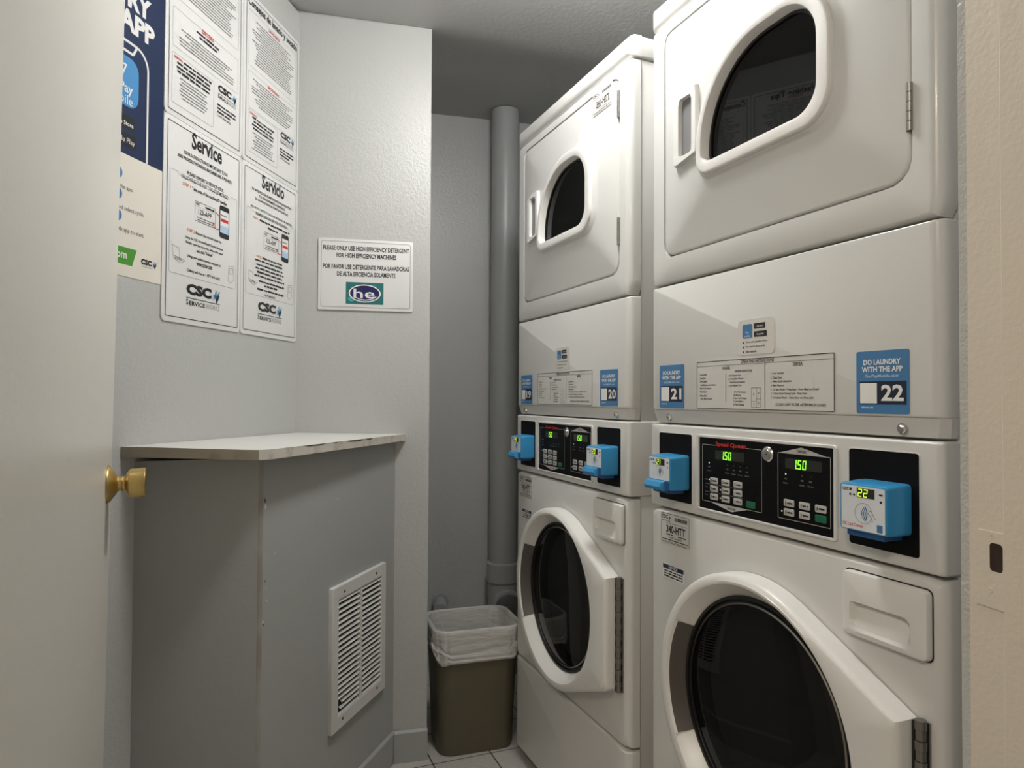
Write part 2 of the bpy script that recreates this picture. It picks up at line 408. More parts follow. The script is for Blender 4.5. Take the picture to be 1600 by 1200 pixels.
# local: x along the leaf to the hinge, -y... face with knob is at +y
lean = 0.0105
m = MB(); P = [(0, .012), (.86, .012), (.86, 2.03), (0, 2.03)]
m.loft([m.at(P, -.036), m.at(P, -.002), m.at([(0.002, .014), (.858, .014), (.858, 2.028), (.002, 2.028)], 0)], DOORP, True, True)
for v in m.bm.verts: v.co.y += (v.co.z - 1.0) * lean
m.build('door_leaf', door)
m = MB(); kx, kz = .06, 1.005
m.lathe([(0, .033), (.0015, .033), (.004, .0315), (.008, .026), (.013, .019), (.015, .0155), (.016, .0145)], BRASS, (kx, 0, kz), (0, 1, 0), 48)
kn = m.build('door_knob', door); kn['label'] = 'round satin brass knob'
m = MB(); m.lathe([(.014, .0125), (.016, .0135), (.0175, .0125), (.0205, .0125), (.0225, .0135), (.024, .0125), (.027, .013), (.032, .0225), (.034, .0245), (.036, .0255), (.054, .0265), (.0575, .0265), (.059, .0255), (.0592, .0205), (.0585, .019), (.0585, .002)], BRASS, (kx, 0, kz), (0, 1, 0), 48)
m.build('knob_grip', kn)
m = MB(); m.lathe([(-.002, .006), (.0003, .006)], BRASS, (-.0, -.018, kz), (-1, 0, 0), 16); m.box((-.0006, -.03, kz - .028), (.0, -.006, kz + .028), BRASS); m.build('latch_plate', door)

# ------------------------------------------------------------------ ceiling lamp
lamp = empty('ceiling_lamp', LAMP_XYZ, 0, 'round white drum lamp on the ceiling in front of the machines', 'lamp')
LE = mat('lamp_diffuser', (.9, .9, .88), .5, emit=(1.0, 0.99, 0.96), estr=LAMP_STRENGTH)
m = MB(); m.lathe([(0, .10), (-.03, .10), (-.03, .09)], ENAM, (0, 0, 0), (0, 0, 1), 32, True, False); m.build('lamp_base', lamp)
m = MB(); m.lathe([(-.031, .095), (-.05, .11), (-.10, .11), (-.125, .09), (-.135, .05), (-.137, .001)], LE, (0, 0, 0), (0, 0, 1), 32, True, True); m.build('lamp_shade', lamp)

# ------------------------------------------------------------------ shelf on the chase
sh = empty('wall_shelf', (LC.x, LC.y, 1.02), 0, 'white laminate corner shelf with a chipped yellowed edge on the grey ledge', 'shelf')
TOPZ = [(-.668, 2.133, 1.047), (-.7985, 1.4053, 1.0555), (-.565, 1.4385, 1.0475), (-.530, 1.4425, 1.0468), (-.513, 1.4620, 1.0466), (-.3405, 2.2075, 1.0405)]
def shelfmesh(mtop, medge, edges):
    m = MB(); k = m.mi(LAM)
    t = [m.bm.verts.new((x - LC.x, y - LC.y, z - 1.02)) for x, y, z in TOPZ]; b = [m.bm.verts.new((x - LC.x, y - LC.y, z - 1.02 - .0215)) for x, y, z in TOPZ]
    m.bm.faces.new(t).material_index = k; m.bm.faces.new(b).material_index = k
    for i in range(6):
        mm = LAMOLD if i in (1, 2) else (LAMEDGE if i in (3, 4) else LAM)
        m.bm.faces.new((t[i], t[(i + 1) % 6], b[(i + 1) % 6], b[i])).material_index = m.mi(mm)
    return m.build('board', sh, smooth=False)
shelfmesh(0, 0, 0)
# chips along the right front edge
m = MB(); p = Vector((TOPZ[4][0] - LC.x, TOPZ[4][1] - LC.y)); q = Vector((TOPZ[5][0] - LC.x, TOPZ[5][1] - LC.y)); d = q - p; nn = Vector((d.y, -d.x)).normalized()
CH = mat('dark_chip', (.10, .075, .05), .8); k = m.mi(CH)
for (a, b, hh) in ((.17, .32, .0042), (.46, .60, .0058), (.60, .68, .004), (.36, .40, .002)):
    n = 9; T = []; Bt = []
    for i in range(n):
        t = a + (b - a) * i / (n - 1); z = TOPZ[4][2] + (TOPZ[5][2] - TOPZ[4][2]) * t - 1.02
        w = hh * sin(pi * i / (n - 1)) * random.uniform(.55, 1.1)
        c = p + d * t + nn * .0006
        T.append(m.bm.verts.new((c.x, c.y, z - .0006))); Bt.append(m.bm.verts.new((c.x, c.y, z - .0008 - w)))
    for i in range(n - 1): m.bm.faces.new((T[i], T[i + 1], Bt[i + 1], Bt[i])).material_index = k
m.build('chipped_edge', sh)['label'] = 'dark chips along the front edge'

# ------------------------------------------------------------------ vent grille on the chase
vo = B_ + BD * .294
vg = empty('vent_grille', (vo.x, vo.y, .27), math.atan2(BD.y, BD.x), 'white metal louvred air return grille low on the grey ledge', 'vent')
VW, VH = .318, .383
m = MB(); out = rrect(0, VW, 0, VH, .003, 2); inn = rrect(.034, .288, .036, .346, .002, 2)
m.loft([m.at(out, 0), m.at(out, -.010), m.at(inset(out, None, .002), -.0115), m.at(inset(inn, None, -.002), -.0115), m.at(inn, -.009), m.at(inn, 0)], PLAST)
m.box((.155, -.0105, .036), (.167, 0, .346), PLAST)
m.build('grille_frame', vg)
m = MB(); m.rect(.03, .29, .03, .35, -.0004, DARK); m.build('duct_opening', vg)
m = MB(); NS = 22
for c0, c1 in ((.034, .155), (.167, .288)):
    for i in range(NS):
        z = .042 + i * (.300 / (NS - 1))
        c0_, c1_ = c0, c1
        if c0 < .1 and i in (1, 2): c0_ = c0 + (.012 if i == 1 else .02)
        k = m.mi(PLAST)
        prof = [(-.0108, z - .0038), (-.0104, z - .0044), (-.0045, z + .0006), (-.0050, z + .0012)]
        V = [[m.bm.verts.new((x, y, zz)) for y, zz in prof] for x in (c0_, c1_)]
        for j in range(4): m.bm.faces.new((V[0][j], V[0][(j + 1) % 4], V[1][(j + 1) % 4], V[1][j])).material_index = k
        m.bm.faces.new(V[0]); m.bm.faces.new(V[1])
m.build('louvers', vg, smooth=False)
SCD = mat('dark_screw', (.05, .045, .04), .5, metal=.6)
for (x, z) in ((.062, .362), (.252, .364), (.058, .022), (.262, .022)):
    m = MB(); m.lathe([(0, .0042), (.0012, .0036)], SCD, (x, -.0112, z), (0, -1, 0), 14); m.build('screw', vg)

# ------------------------------------------------------------------ signs
def pinwheel(m, x, z, s, y):
    for P, mt in (([(0, .1), (.5, .45), (.42, .95), (.3, .6)], SKYB), ([(.5, .5), (1, .9), (.72, .35)], TEAL), ([(.5, .5), (.95, .55), (.62, 0)], INK), ([(.05, .55), (.5, .5), (.6, 0), (.3, .3)], SKYB), ([(.42, .95), (.55, .5), (.8, .7)], LBLUE), ([(.35, .28), (.62, .42), (.6, -.15)], NAVY2)):
        m.flat([(x + a * s * .9, z + b * s) for a, b in P], y, mt)
def csc(m, x, z, h, y, sub=True, w=None, subh=.32):
    w = w or h * 3.1
    m.text('CSC', x, z, h, y, INK, w=w, bold=.06)
    pinwheel(m, x + w * 1.05, z - h * .2, h * 1.3, y)
    if sub:
        m.rect(x, x + w * 1.36, z - h * .33, z - h * .27, y, INK)
        hh = h * .5
        m.text('S', x, z - h * .42 - hh, hh, y, INK, bold=.01); m.text('ERVICE', x + hh * .85, z - h * .42 - hh, hh * .78, y, INK, w=w * .62, bold=.01)
        m.text('WORKS', x + w * .77, z - h * .42 - hh, hh * .9, y, LINK, w=w * .58)

def sign_root(name, s, z, label, group=None, off=0.0):
    p = (LC - LD * 2) + LD * s + Vector((LD.y, -LD.x)) * off
    return empty(name, (p.x, p.y, z), radians(80), label, 'poster', group)
PW, PH = .3075, .4665
Y0 = -.0042; YI = -.0045
def plaque(parent, w, h, r=.012, matl=SHEET, t=.004):
    m = MB(); m.slab(rrect(0, w, 0, h, r, 5), -t, 0, matl, .0008); return m.build('sheet', parent)
def poster_border(m, w=PW, h=PH, g=.0115):
    m.frame(g, w - g, g, h - g, .0018, YI, INK, .004)

def slab_title(m, t, cx, z, h, w):
    m.text(t, 0, z, h, YI, INK, w=w, bold=.03, cx=cx)
    vs, fs, a, b, c, d = text_geo(t, .03); sx = w / (b - a); x0 = cx - w / 2; sz = h / (d - c)
    # slab serifs under the straight stems
    x = x0; 
    for i, ch in enumerate(t):
        pa = text_geo(t[:i] + ch if i else ch, .03); x_r = x0 + (pa[3] - pa[2]) * sx
        if ch in 'rvio' and ch != 'o':
            g = text_geo(ch, .03); gw = (g[3] - g[2]) * sx; xl = x_r - gw; base = z + (0 - c) * sz
            if ch in 'ri': m.rect(xl - .0016, xl + .0052, base, base + h * .06, YI - .0001, INK); m.rect(xl - .002, xl + .002, base + h * .62, base + h * .68, YI - .0001, INK)
            if ch == 'v': m.rect(xl - .0018, xl + .0038, base + h * .62, base + h * .68, YI - .0001, INK); m.rect(x_r - .0036, x_r + .0018, base + h * .62, base + h * .68, YI - .0001, INK)

def service_poster(s, z, es):
    p = sign_root('service_poster', s, z, 'white Spanish sign headed Servicio on the left wall, nearest the wall corner' if es else 'white English sign headed Service on the left wall, below the washing tips', 'instruction signs on the left wall')
    plaque(p, PW, PH)
    m = MB(); poster_border(m); m.frame(.0105 + .011, PW - .021, .1115, .347, .0007, YI, GINK, .006)
    m.rect(.05, .258, .3405, .352, YI - .0001, SHEET)
    m.build('border_line', p)
    m = MB(); dx = .0125; dz = .012
    def L(t, x0, x1, z0, h, mt=INK, b=.0): m.text(t, x0 + dx, z0 + dz, h, YI - .0002, mt, w=x1 - x0, bold=b)
    if es:
        slab_title(m, 'Servicio', .148 + dx, .405 + dz, .040, .125)
        L('SU SATISFACCION ES IMPORTANTE PARA NOSOTROS', .035, .255, .386, .0075); L('Y EL FUNCIONAMIENTO APROPIADO', .070, .215, .374, .0075); L('DE LAS MAQUINAS ES NUESTRA PRIORIDAD', .052, .235, .362, .0075)
        L('POR FAVOR, REPORTE CUALQUIER PROBLEMA DEL SERVICIO', .03, .258, .336, .008); L('SIGUIENDO ESTE FACIL METODO DE DOS PASOS', .055, .232, .323, .008)
        L('PASO 1', .042, .072, .309, .0065, ORINK); m.words(.076 + dx, .245 + dx, .309 + dz, .006, YI - .0002, INK, 3); m.words(.12 + dx, .175 + dx, .297 + dz, .006, YI - .0002, INK, 4)
    else:
        slab_title(m, 'Service', .145 + dx, .405 + dz, .040, .121)
        L('YOUR SATISFACTION IS IMPORTANT TO US', .055, .230, .383, .0085); L('AND PROPERLY WORKING MACHINES ARE A PRIORITY', .034, .250, .369, .0085)
        L('PLEASE REPORT A SERVICE ISSUE', .069, .213, .337, .0095); L('FOLLOWING THE EASY TWO-STEP METHOD', .049, .234, .325, .0095)
        L('STEP 1', .053, .083, .309, .0075, ORINK); L('Take note of the machine ID number', .088, .230, .307, .009)
    # machine tag drawing and phone
    y = YI - .0002; m.frame(.099 + dx, .181 + dx, .238 + dz, .286 + dz, .0009, y, INK, .003)
    m.text('CSC', .103 + dx, .277 + dz, .006, y, INK, bold=.03); m.words(.14 + dx, .176 + dx, .277 + dz, .005, y, INK, 2)
    m.rect(.102 + dx, .178 + dx, .2735 + dz, .274 + dz, y, GINK)
    m.text('123-APP', .113 + dx, .257 + dz, .0125, y, INK, w=.052, bold=.01); m.words(.108 + dx, .172 + dx, .247 + dz, .003, y, GINK, 5); m.words(.108 + dx, .172 + dx, .2415 + dz, .003, y, GINK, 6)
    m.flat(rrect(.198 + dx, .240 + dx, .221 + dz, .303 + dz, .006, 4), y, INK)
    m.rect(.201 + dx, .237 + dx, .234 + dz, .290 + dz, y - .0002, SHEET); m.rect(.201 + dx, .237 + dx, .234 + dz, .252 + dz, y - .0003, LBLUE); m.rect(.203 + dx, .235 + dx, .262 + dz, .270 + dz, y - .0003, RINK)
    m.rect(.203 + dx, .230 + dx, .277 + dz, .280 + dz, y - .0003, GINK)
    for (x0, z0, x1, z1) in ((.182, .279, .200, .272), (.170, .248, .182, .238), (.182, .238, .200, .240)):
        dx_, dz_ = x1 - x0, z1 - z0; l = math.hypot(dx_, dz_); ox, oz = -dz_ / l * .0008, dx_ / l * .0008
        m.flat([(x0 - ox + dx, z0 - oz + dz), (x1 - ox + dx, z1 - oz + dz), (x1 + ox + dx, z1 + oz + dz), (x0 + ox + dx, z0 + oz + dz)], y - .0004, RINK)
    m.flat([(.168 + dx, .252 + dz), (.178 + dx, .249 + dz), (.172 + dx, .243 + dz)], y - .0004, RINK)
    if es:
        L('PASO 2', .062, .092, .206, .0065, ORINK); m.words(.096 + dx, .205 + dx, .206 + dz, .006, y, INK, 8); m.words(.055 + dx, .205 + dx, .196 + dz, .006, y, INK, 9)
        for i in range(4): m.words((.062, .058, .065, .052)[i] + dx, (.205, .212, .203, .215)[i] + dx, .184 - i * .0105 + dz, .006, y, INK, 20 + i)
        m.words(.075 + dx, .215 + dx, .139 + dz, .006, y, INK, 31); m.words(.105 + dx, .175 + dx, .129 + dz, .006, y, INK, 32); m.words(.068 + dx, .218 + dx, .116 + dz, .006, y, INK, 33)
        L('1-877-264-6622', .105, .165, .103, .0065)
    else:
        L('STEP 2', .071, .100, .206, .0075, ORINK); L('Report the service issue by:', .104, .208, .204, .009)
        L('Using the CSC ServiceWorks Service Request', .065, .214, .187, .008); L('Simply scan the barcode, select the issue', .067, .214, .1755, .008); L('and click "Submit"', .108, .172, .164, .008)
        L('Using our online service request at', .072, .205, .144, .0085); L('www.cscsw.com', .108, .170, .132, .008); L('Calling toll free at 1-877-264-6622', .073, .203, .110, .0085)
    # laptop and handset drawings
    def line(P, w=.0008, mt=GINK):
        for (xa, za), (xb, zb) in zip(P[:-1], P[1:]):
            l = math.hypot(xb - xa, zb - za) or 1; ox, oz = -(zb - za) / l * w / 2, (xb - xa) / l * w / 2
            m.flat([(xa - ox + dx, za - oz + dz), (xb - ox + dx, zb - oz + dz), (xb + ox + dx, zb + oz + dz), (xa + ox + dx, za + oz + dz)], y, mt)
    line([(.020, .163), (.044, .160), (.046, .138), (.023, .140), (.020, .163)]); line([(.023, .140), (.046, .138), (.066, .134), (.048, .126), (.026, .134), (.023, .140)])
    line([(.240, .155), (.262, .158), (.262, .122), (.248, .112), (.238, .118), (.240, .155)]); line([(.243, .150), (.258, .152), (.258, .137), (.243, .136), (.243, .150)])
    for i in range(4): line([(.03 + i * .006, .1375), (.034 + i * .007, .1315)], .002)
    m.build('lettering', p, smooth=False)
    m = MB(); csc(m, .072 + dx, .0585 + dz, .0265, YI - .0002, w=.097)
    lg = m.build('printed_logo', p, smooth=False); lg['label'] = 'black letters beside a blue and black pinwheel'
    return p
S1, S2 = 1.3715, 1.6815
service_poster(S1, 1.327, False); service_poster(S2, 1.327, True)

def tips_poster(s, z, es):
    p = sign_root('tips_poster', s, z, 'white Spanish laundry tips sign with a bold headline, top right on the left wall' if es else 'white English laundry tips sign with a red dryers heading, above the Service sign', 'instruction signs on the left wall')
    plaque(p, PW, PH)
    m = MB(); poster_border(m)
    bx = (.0235, .284)
    if es: frs = ((.265, .418), (.150, .25))
    else: frs = ((.275, .44), (.160, .25))
    for a, b in frs: m.frame(bx[0], bx[1], a, b, .0006, YI, GINK, .004)
    m.frame(bx[0], .18, .0305, .1455, .0006, YI, GINK, .004)
    m.build('border_line', p)
    m = MB(); y = YI - .0002; k = 40
    def para(cx, zt, n, wid, h=.0034, pitch=.0093, mt=GINK):
        nonlocal k
        if h < .004: n = int(n * 1.28); pitch *= .78
        for i in range(n):
            w = wid * random.Random(k * 3 + i).uniform(.62, 1); m.words(cx - w / 2, cx + w / 2, zt - i * pitch, h, y, mt, k + i)
        k += n + 1
    if es:
        m.text('Consejos de lavado y secado', 0, .4235, .027, y, INK, w=.272, bold=.03, cx=.1545)
        m.text('LAVADORAS', 0, .406, .0085, y, RINK, w=.062, cx=.155, bold=.02); para(.155, .397, 14, .235); m.text('SECADORAS', 0, .242, .0085, y, RINK, w=.062, cx=.155, bold=.02); para(.155, .233, 8, .235)
        m.text('ADVERTENCIA', .03, .134, .006, y, RINK, w=.04); para(.102, .126, 4, .14, .006, .0095, INK); para(.102, .086, 6, .12)
    else:
        m.text('Washing Tips', 0, .4235, .027, y, INK, w=.17, bold=.03, cx=.154)
        m.text('WASHERS', 0, .42, .0085, y, RINK, w=.05, cx=.155, bold=.02); para(.155, .409, 14, .235)
        m.text('DRYERS', 0, .241, .0105, y, RINK, w=.045, cx=.154, bold=.02)
        m.words(.11, .20, .232, .006, y, INK, 5); m.words(.12, .19, .2225, .006, y, INK, 6); para(.155, .209, 5, .22)
        m.text('WARNING:', .03, .134, .0065, y, RINK, w=.03, bold=.02); m.words(.064, .17, .134, .006, y, INK, 77)
        para(.102, .124, 3, .145, .0065, .0095, INK); para(.102, .094, 6, .125)
    for i in range(3): m.words(.195, .275 - .02 * (i == 2), .094 - i * .009, .0055, y, INK, 90 + i)
    m.text('1-877-264-6622', .195, .0665, .0055, y, INK, w=.06)
    m.build('lettering', p, smooth=False)
    m = MB(); csc(m, .197, .131, .0185, y, w=.058)
    lg = m.build('printed_logo', p, smooth=False); lg['label'] = 'black letters beside a small blue pinwheel'
tips_poster(S1, 1.7945, False); tips_poster(S2, 1.7945, True)

# blue app poster, mostly behind the door
bp_ = sign_root('app_poster', .765, 1.405, 'large navy and cream app poster on the left wall, half hidden behind the open door')
BW, BH = .6085, .915
m = MB(); m.slab(rrect(0, BW, 0, .252, .001, 1), -.0012, 0, CREAM); m.slab(rrect(0, BW, .252, BH, .001, 1), -.0012, 0, NAVY); m.build('sheet', bp_)
m = MB(); y = -.0015; X = BW + .0015      # X = right edge (s = 1.375)
m.text('DO LAUNDRY', 0, .560, .045, y, WINK, x1=X - .046, w=.36, bold=.045)
m.text('WITH THE APP', 0, .510, .044, y, WINK, x1=X - .034, w=.40, bold=.045)
def rline(P, w, mt, mb, yy):
    L = [(a, b) for a, b in P]
    for (xa, za), (xb, zb) in zip(L[:-1], L[1:]):
        l = math.hypot(xb - xa, zb - za) or 1; ox, oz = -(zb - za) / l * w / 2, (xb - xa) / l * w / 2
        mb.flat([(xa - ox, za - oz), (xb - ox, zb - oz), (xb + ox, zb + oz), (xa + ox, za + oz)], yy, mt)
XR = X - .053; XL = XR - .30; cc = []
for i in range(9): t = pi / 2 * i / 8; cc.append((XR - .038 + .038 * sin(t), .449 + .038 * cos(t)))
rline([(XL, .252), (XL, .487)], .0055, WINK, m, y); rline([(XL, .487)] + cc + [(XR, .252)], .0055, WINK, m, y)
rline([(XR - .21, .487), (XR - .20, .466), (XR - .045, .466), (XR - .034, .487)], .0055, WINK, m, y)
m.build('lettering', bp_, smooth=False)
m = MB(); y = -.0015
m.flat(rrect(X - .081 - .12, X - .081, .352, .455, .026, 6), y, SKYB)
m.text('Pay', 0, .374, .026, y - .0003, WINK, x1=X - .098, bold=.02); m.text('mobile', 0, .356, .019, y - .0003, WINK, x1=X - .098, bold=.005)
m.text('7', 0, .41, .028, y - .0003, WINK, x1=X - .115)
m.flat(rrect(X - .20, X - .091, .304, .333, .003, 3), y, INK); m.flat(rrect(X - .20, X - .085, .268, .296, .003, 3), y, INK)
m.text('App Store', 0, .309, .012, y - .0003, WINK, x1=X - .095); m.text('Google Play', 0, .273, .014, y - .0003, WINK, x1=X - .090)
m.build('app_badges', bp_, smooth=False)['label'] = 'light blue rounded tile above two black badges'
m = MB()
for i, (t, zz, xr) in enumerate((('Download the app.', .176, .092), ('Scan and select cycle.', .133, .059), ('Pay with app to start.', .0885, .058))):
    m.text(t, 0, zz, .0115, y, GINK, x1=X - xr)
    m.flat(circ(X - .136, zz + .034, .0125, 20), y, STB)
m.flat([(X - .2, .059), (X - .079, .060), (X - .092, .024), (X - .2, .025)], y, GREEN); m.text('.com', 0, .036, .012, y - .0003, WINK, x1=X - .108, bold=.02)
csc(m, X - .066, .034, .0125, y, sub=False, w=.033); m.rect(X - .066, X - .034, .0295, .0303, y, GINK)
m.build('fine_print', bp_, smooth=False)

# detergent sign on the pillar wall
so = CW0 + CD * .0625
hs = empty('detergent_sign', (so.x, so.y, 1.4325), math.atan2(CD.y, CD.x), 'small bilingual high efficiency detergent sign on the grey pillar wall', 'sign')
SW_, SH_ = .2945, .2255
plaque(hs, SW_, SH_, .004, SHEET, .006)
YI2 = -.0063
m = MB(); m.frame(.0085, SW_ - .008, .009, SH_ - .0085, .0010, YI2, INK, .006); m.build('border_line', hs)
m = MB()
for t, w, zz in (('PLEASE ONLY USE HIGH EFFICIENCY DETERGENT', .267, .188), ('FOR HIGH EFFICIENCY MACHINES', .186, .1655), ('POR FAVOR USE DETERGENTE PARA LAVADORAS', .268, .1295), ('DE ALTA EFICIENCIA SOLAMENTE', .182, .107)):
    m.text(t, 0, zz, .0150, YI2, INK, w=w, bold=.032, cx=SW_ / 2 + .001)
m.build('lettering', hs, smooth=False)
m = MB(); c0, c1, z0, z1 = .085, .202, .020, .089
m.rect(c0, c1, z0, z1, YI2, TEAL)
def ell(rx, rz, yy, mt, cx=(c0 + c1) / 2, cz=(z0 + z1) / 2): m.flat([(cx + rx * cos(2 * pi * i / 40), cz + rz * sin(2 * pi * i / 40)) for i in range(40)], yy, mt)
for i in range(14):
    r_ = random.Random(i); ell(.005 + r_.random() * .006, .004 + r_.random() * .005, YI2 - .0001, mat('light_teal_ink', (.05, .38, .36), .4), c0 + .012 + r_.random() * .092, z0 + .012 + r_.random() * .045)
ell(.0515, .0300, YI2 - .0002, INK); ell(.0500, .0285, YI2 - .0004, WINK); ell(.0455, .0250, YI2 - .0006, mat('royal_ink', (.012, .014, .10), .35))
m.text('he', 0, z0 + .019, .030, YI2 - .0008, WINK, w=.066, bold=.012, cx=(c0 + c1) / 2 - .002)
pts = [(-.034, -.010), (-.018, -.0185), (.002, -.0215), (.024, -.017), (.036, -.009)]; cx_, cz_ = (c0 + c1) / 2, (z0 + z1) / 2
rline([(a + cx_, b + cz_) for a, b in pts], .0028, WINK, m, YI2 - .0008)
lg = m.build('printed_logo', hs, smooth=False); lg['label'] = 'navy oval emblem on a teal square'

# ------------------------------------------------------------------ soil pipe in the alcove
pc = Vector((-.033, 2.935))
dp = empty('drain_pipe', (pc.x, pc.y, 0), 0, 'tall grey painted drain pipe running floor to ceiling in the back alcove', 'pipe')
m = MB(); m.lathe([(.44, .0595), (H + .03, .0595)], PIPE, (0, 0, 0), (0, 0, 1), 48); m.build('riser', dp)
m = MB(); m.lathe([(.375, .064), (.385, .072), (.46, .072), (.464, .0605)], PIPE, (0, 0, 0), (0, 0, 1), 48)
m.build('coupling', dp)
m = MB(); m.lathe([(0, .064), (.39, .064)], PIPE, (0, 0, 0), (0, 0, 1), 40)
ax = Vector((.12, -1, -.05)).normalized()
m.lathe([(0, .058), (.085, .058), (.087, .066), (.112, .066)], PIPE, (.01, 0, .305), ax, 40)
m.build('cleanout_branch', dp)
m = MB(); m.lathe([(.106, .056), (.122, .054), (.124, .05)], mat('dark_plug', (.12, .125, .125), .5), (.01, 0, .305), ax, 40); m.lathe([(.12, .016), (.133, .014)], MATS['dark_plug'], (.01, 0, .305), ax, 4); m.build('cleanout_plug', dp)
st0 = Vector((-.300, 2.94))
sb = empty('pipe_stub', (st0.x, st0.y, .288), 0, 'short capped grey pipe stub sticking out of the alcove wall behind the bin', 'pipe')
ax2 = Vector((.10, -1, -.02)).normalized()
m = MB(); m.lathe([(-.035, .024), (.06, .024), (.061, .029), (.09, .029)], PIPE, (0, 0, 0), ax2, 28); m.lathe([(-.03, .034), (.0, .034)], PIPE, (0, 0, 0), ax2, 28)
m.build('stub', sb)
m = MB(); m.lathe([(.088, .029), (.104, .0285), (.107, .026)], PIPE, (0, 0, 0), ax2, 28); m.build('end_cap', sb)

# ------------------------------------------------------------------ bin and bag
TA = radians(18); t0 = Vector((-.2355, 2.197)); tx = Vector((cos(TA), sin(TA))); ty = Vector((-sin(TA), cos(TA)))
TW, TD, TH = .292, .232, .405
tc_ = t0 + tx * (TW / 2) + ty * (TD / 2)
tr = empty('waste_bin', (tc_.x, tc_.y, 0), TA, 'rectangular taupe plastic waste bin on the tiles between pillar and left machine', 'bin')
def loopxy(w, d, r, z, n=8, fn=None):
    P = rrect(-w / 2, w / 2, -d / 2, d / 2, r, n)
    out = []
    for i, (x, y) in enumerate(P):
        ox = oy = oz = 0
        if fn: ox, oz = fn(i / len(P)); l = math.hypot(x, y); ox, oy = x / l * ox, y / l * ox
        out.append((x + ox, z + oz, y + oy))
    return out
m = MB(); L = []
for w, d, r, z in ((TW - .062, TD - .062, .03, 0.0), (TW - .046, TD - .046, .04, .002), (TW - .040, TD - .040, .045, .012), (TW - .012, TD - .012, .05, TH - .03), (TW - .010, TD - .010, .05, TH - .025), (TW, TD, .052, TH - .022), (TW, TD, .052, TH - .002), (TW - .006, TD - .006, .05, TH), (TW - .012, TD - .012, .048, TH - .004), (TW - .046, TD - .046, .04, .012)):
    L.append(loopxy(w, d, r, z))
m.loft(L, CAN, True, True); m.build('bin_body', tr)
bg = empty('bin_bag', (tc_.x, tc_.y, 0), TA, 'milky plastic bin bag folded over the rim of the taupe waste bin', 'bag')
NB = 30
def wob(a, ph, k=(7, 13, 23)):
    return lambda t: (a * (.5 * sin(2 * pi * (k[0] * t + ph)) + .35 * sin(2 * pi * (k[1] * t + ph * 1.7)) + .25 * sin(2 * pi * (k[2] * t + ph * 2.9))), 0)
m = MB(); L = []
prof = [(-.002, -.092, .001, .01), (.002, -.090, .002, .01), (.005, -.080, .0025, .02), (.003, -.072, .003, .04), (.006, -.058, .0035, .03), (.002, -.048, .003, .06), (.005, -.036, .003, .05), (.004, -.024, .002, .08), (.006, -.010, .001, .1), (.005, .001, .0008, .1), (.002, .005, .0005, .1), (-.008, .003, .0005, .1), (-.014, -.02, .002, .1), (-.016, -.06, .004, .3), (-.020, -.11, .005, .35), (-.028, -.18, .006, .4), (-.045, -.30, .006, .5), (-.08, -.36, .005, .6)]
for off, dz, amp, ph in prof:
    w = wob(amp, ph)
    def fn(t, w=w, dz=dz):
        a, _ = w(t); slope = 0
        if -.12 < dz < -.03: slope = .018 * sin(2 * pi * t * 2 + 2.0) + .007 * sin(2 * pi * 5 * t + dz * 60)
        if dz <= -.1 and off > -.02: slope += .01 * sin(2 * pi * 2 * t + 1)
        return (a, slope)
    L.append(loopxy(TW + 2 * off, TD + 2 * off, .055, TH + dz, NB, fn))
m.loft(L, BAG, False, True); bo = m.build('bag_film', bg, recalc=True)
for p_ in bo.data.polygons: p_.use_smooth = True

# ------------------------------------------------------------------ stacked washer-dryers
def seg7(m, t, x, z, h, y, mt, w=None):
    """digits as seven-segment bars, slanted a little"""
    w = w or h * .48; th = h * .13; sl = .10
    S = {'0': 'abcdef', '1': 'bc', '2': 'abged', '3': 'abgcd', '4': 'fgbc', '5': 'afgcd', '6': 'afgedc', '7': 'abc', '8': 'abcdefg', '9': 'abcdfg'}
    def q(x0, x1, z0, z1): m.flat([(x0 + (z0 - z) * sl, z0), (x1 + (z0 - z) * sl, z0), (x1 + (z1 - z) * sl, z1), (x0 + (z1 - z) * sl, z1)], y, mt)
    for ch in t:
        if ch == '.': q(x - th * 1.3, x - th * .4, z, z + th); continue
        g = S[ch]; hh = h / 2
        if ch == '1': x0 = x - w * .55
        else: x0 = x
        if 'a' in g: q(x0 + th * .3, x0 + w - th * .3, z + h - th, z + h)
        if 'g' in g: q(x0 + th * .3, x0 + w - th * .3, z + hh - th / 2, z + hh + th / 2)
        if 'd' in g: q(x0 + th * .3, x0 + w - th * .3, z, z + th)
        if 'f' in g: q(x0, x0 + th, z + hh + th * .2, z + h - th * .2)
        if 'b' in g: q(x0 + w - th, x0 + w, z + hh + th * .2, z + h - th * .2)
        if 'e' in g: q(x0, x0 + th, z + th * .2, z + hh - th * .2)
        if 'c' in g: q(x0 + w - th, x0 + w, z + th * .2, z + hh - th * .2)
        x = x0 + w * 1.32

X0, X1 = -.010, .671
def pillow(m, x0, x1, z0, z1, y0, y1, rx, rz, mt, hole=None, hole_c=None, hole_y=None, n=160, chamfer=None):
    """front shell with rounded edges; optional hole outline"""
    def outline(ix, iz): return rrect(x0 + ix, x1 - ix, z0 + iz, z1 - iz, .004, 4)
    Ls = [(outline(0, 0), y1), (outline(0, 0), y0 + rx)]
    for a in (15, 30, 45, 60, 75, 90):
        t = radians(a); Ls.append((outline(rx * (1 - cos(t)), rz * (1 - cos(t))), y0 + rx * (1 - sin(t))))
    if hole is None:
        m.loft([m.at(P, y) for P, y in Ls], mt, True, True)
    else:
        c = hole_c; R = [(resample(P, c, n), y) for P, y in Ls]
        h = resample(hole, c, n)
        V = [m.at(P, y) for P, y in R] + [m.at(h, y0), m.at(h, hole_y if hole_y is not None else y1)]
        m.loft(V, mt)

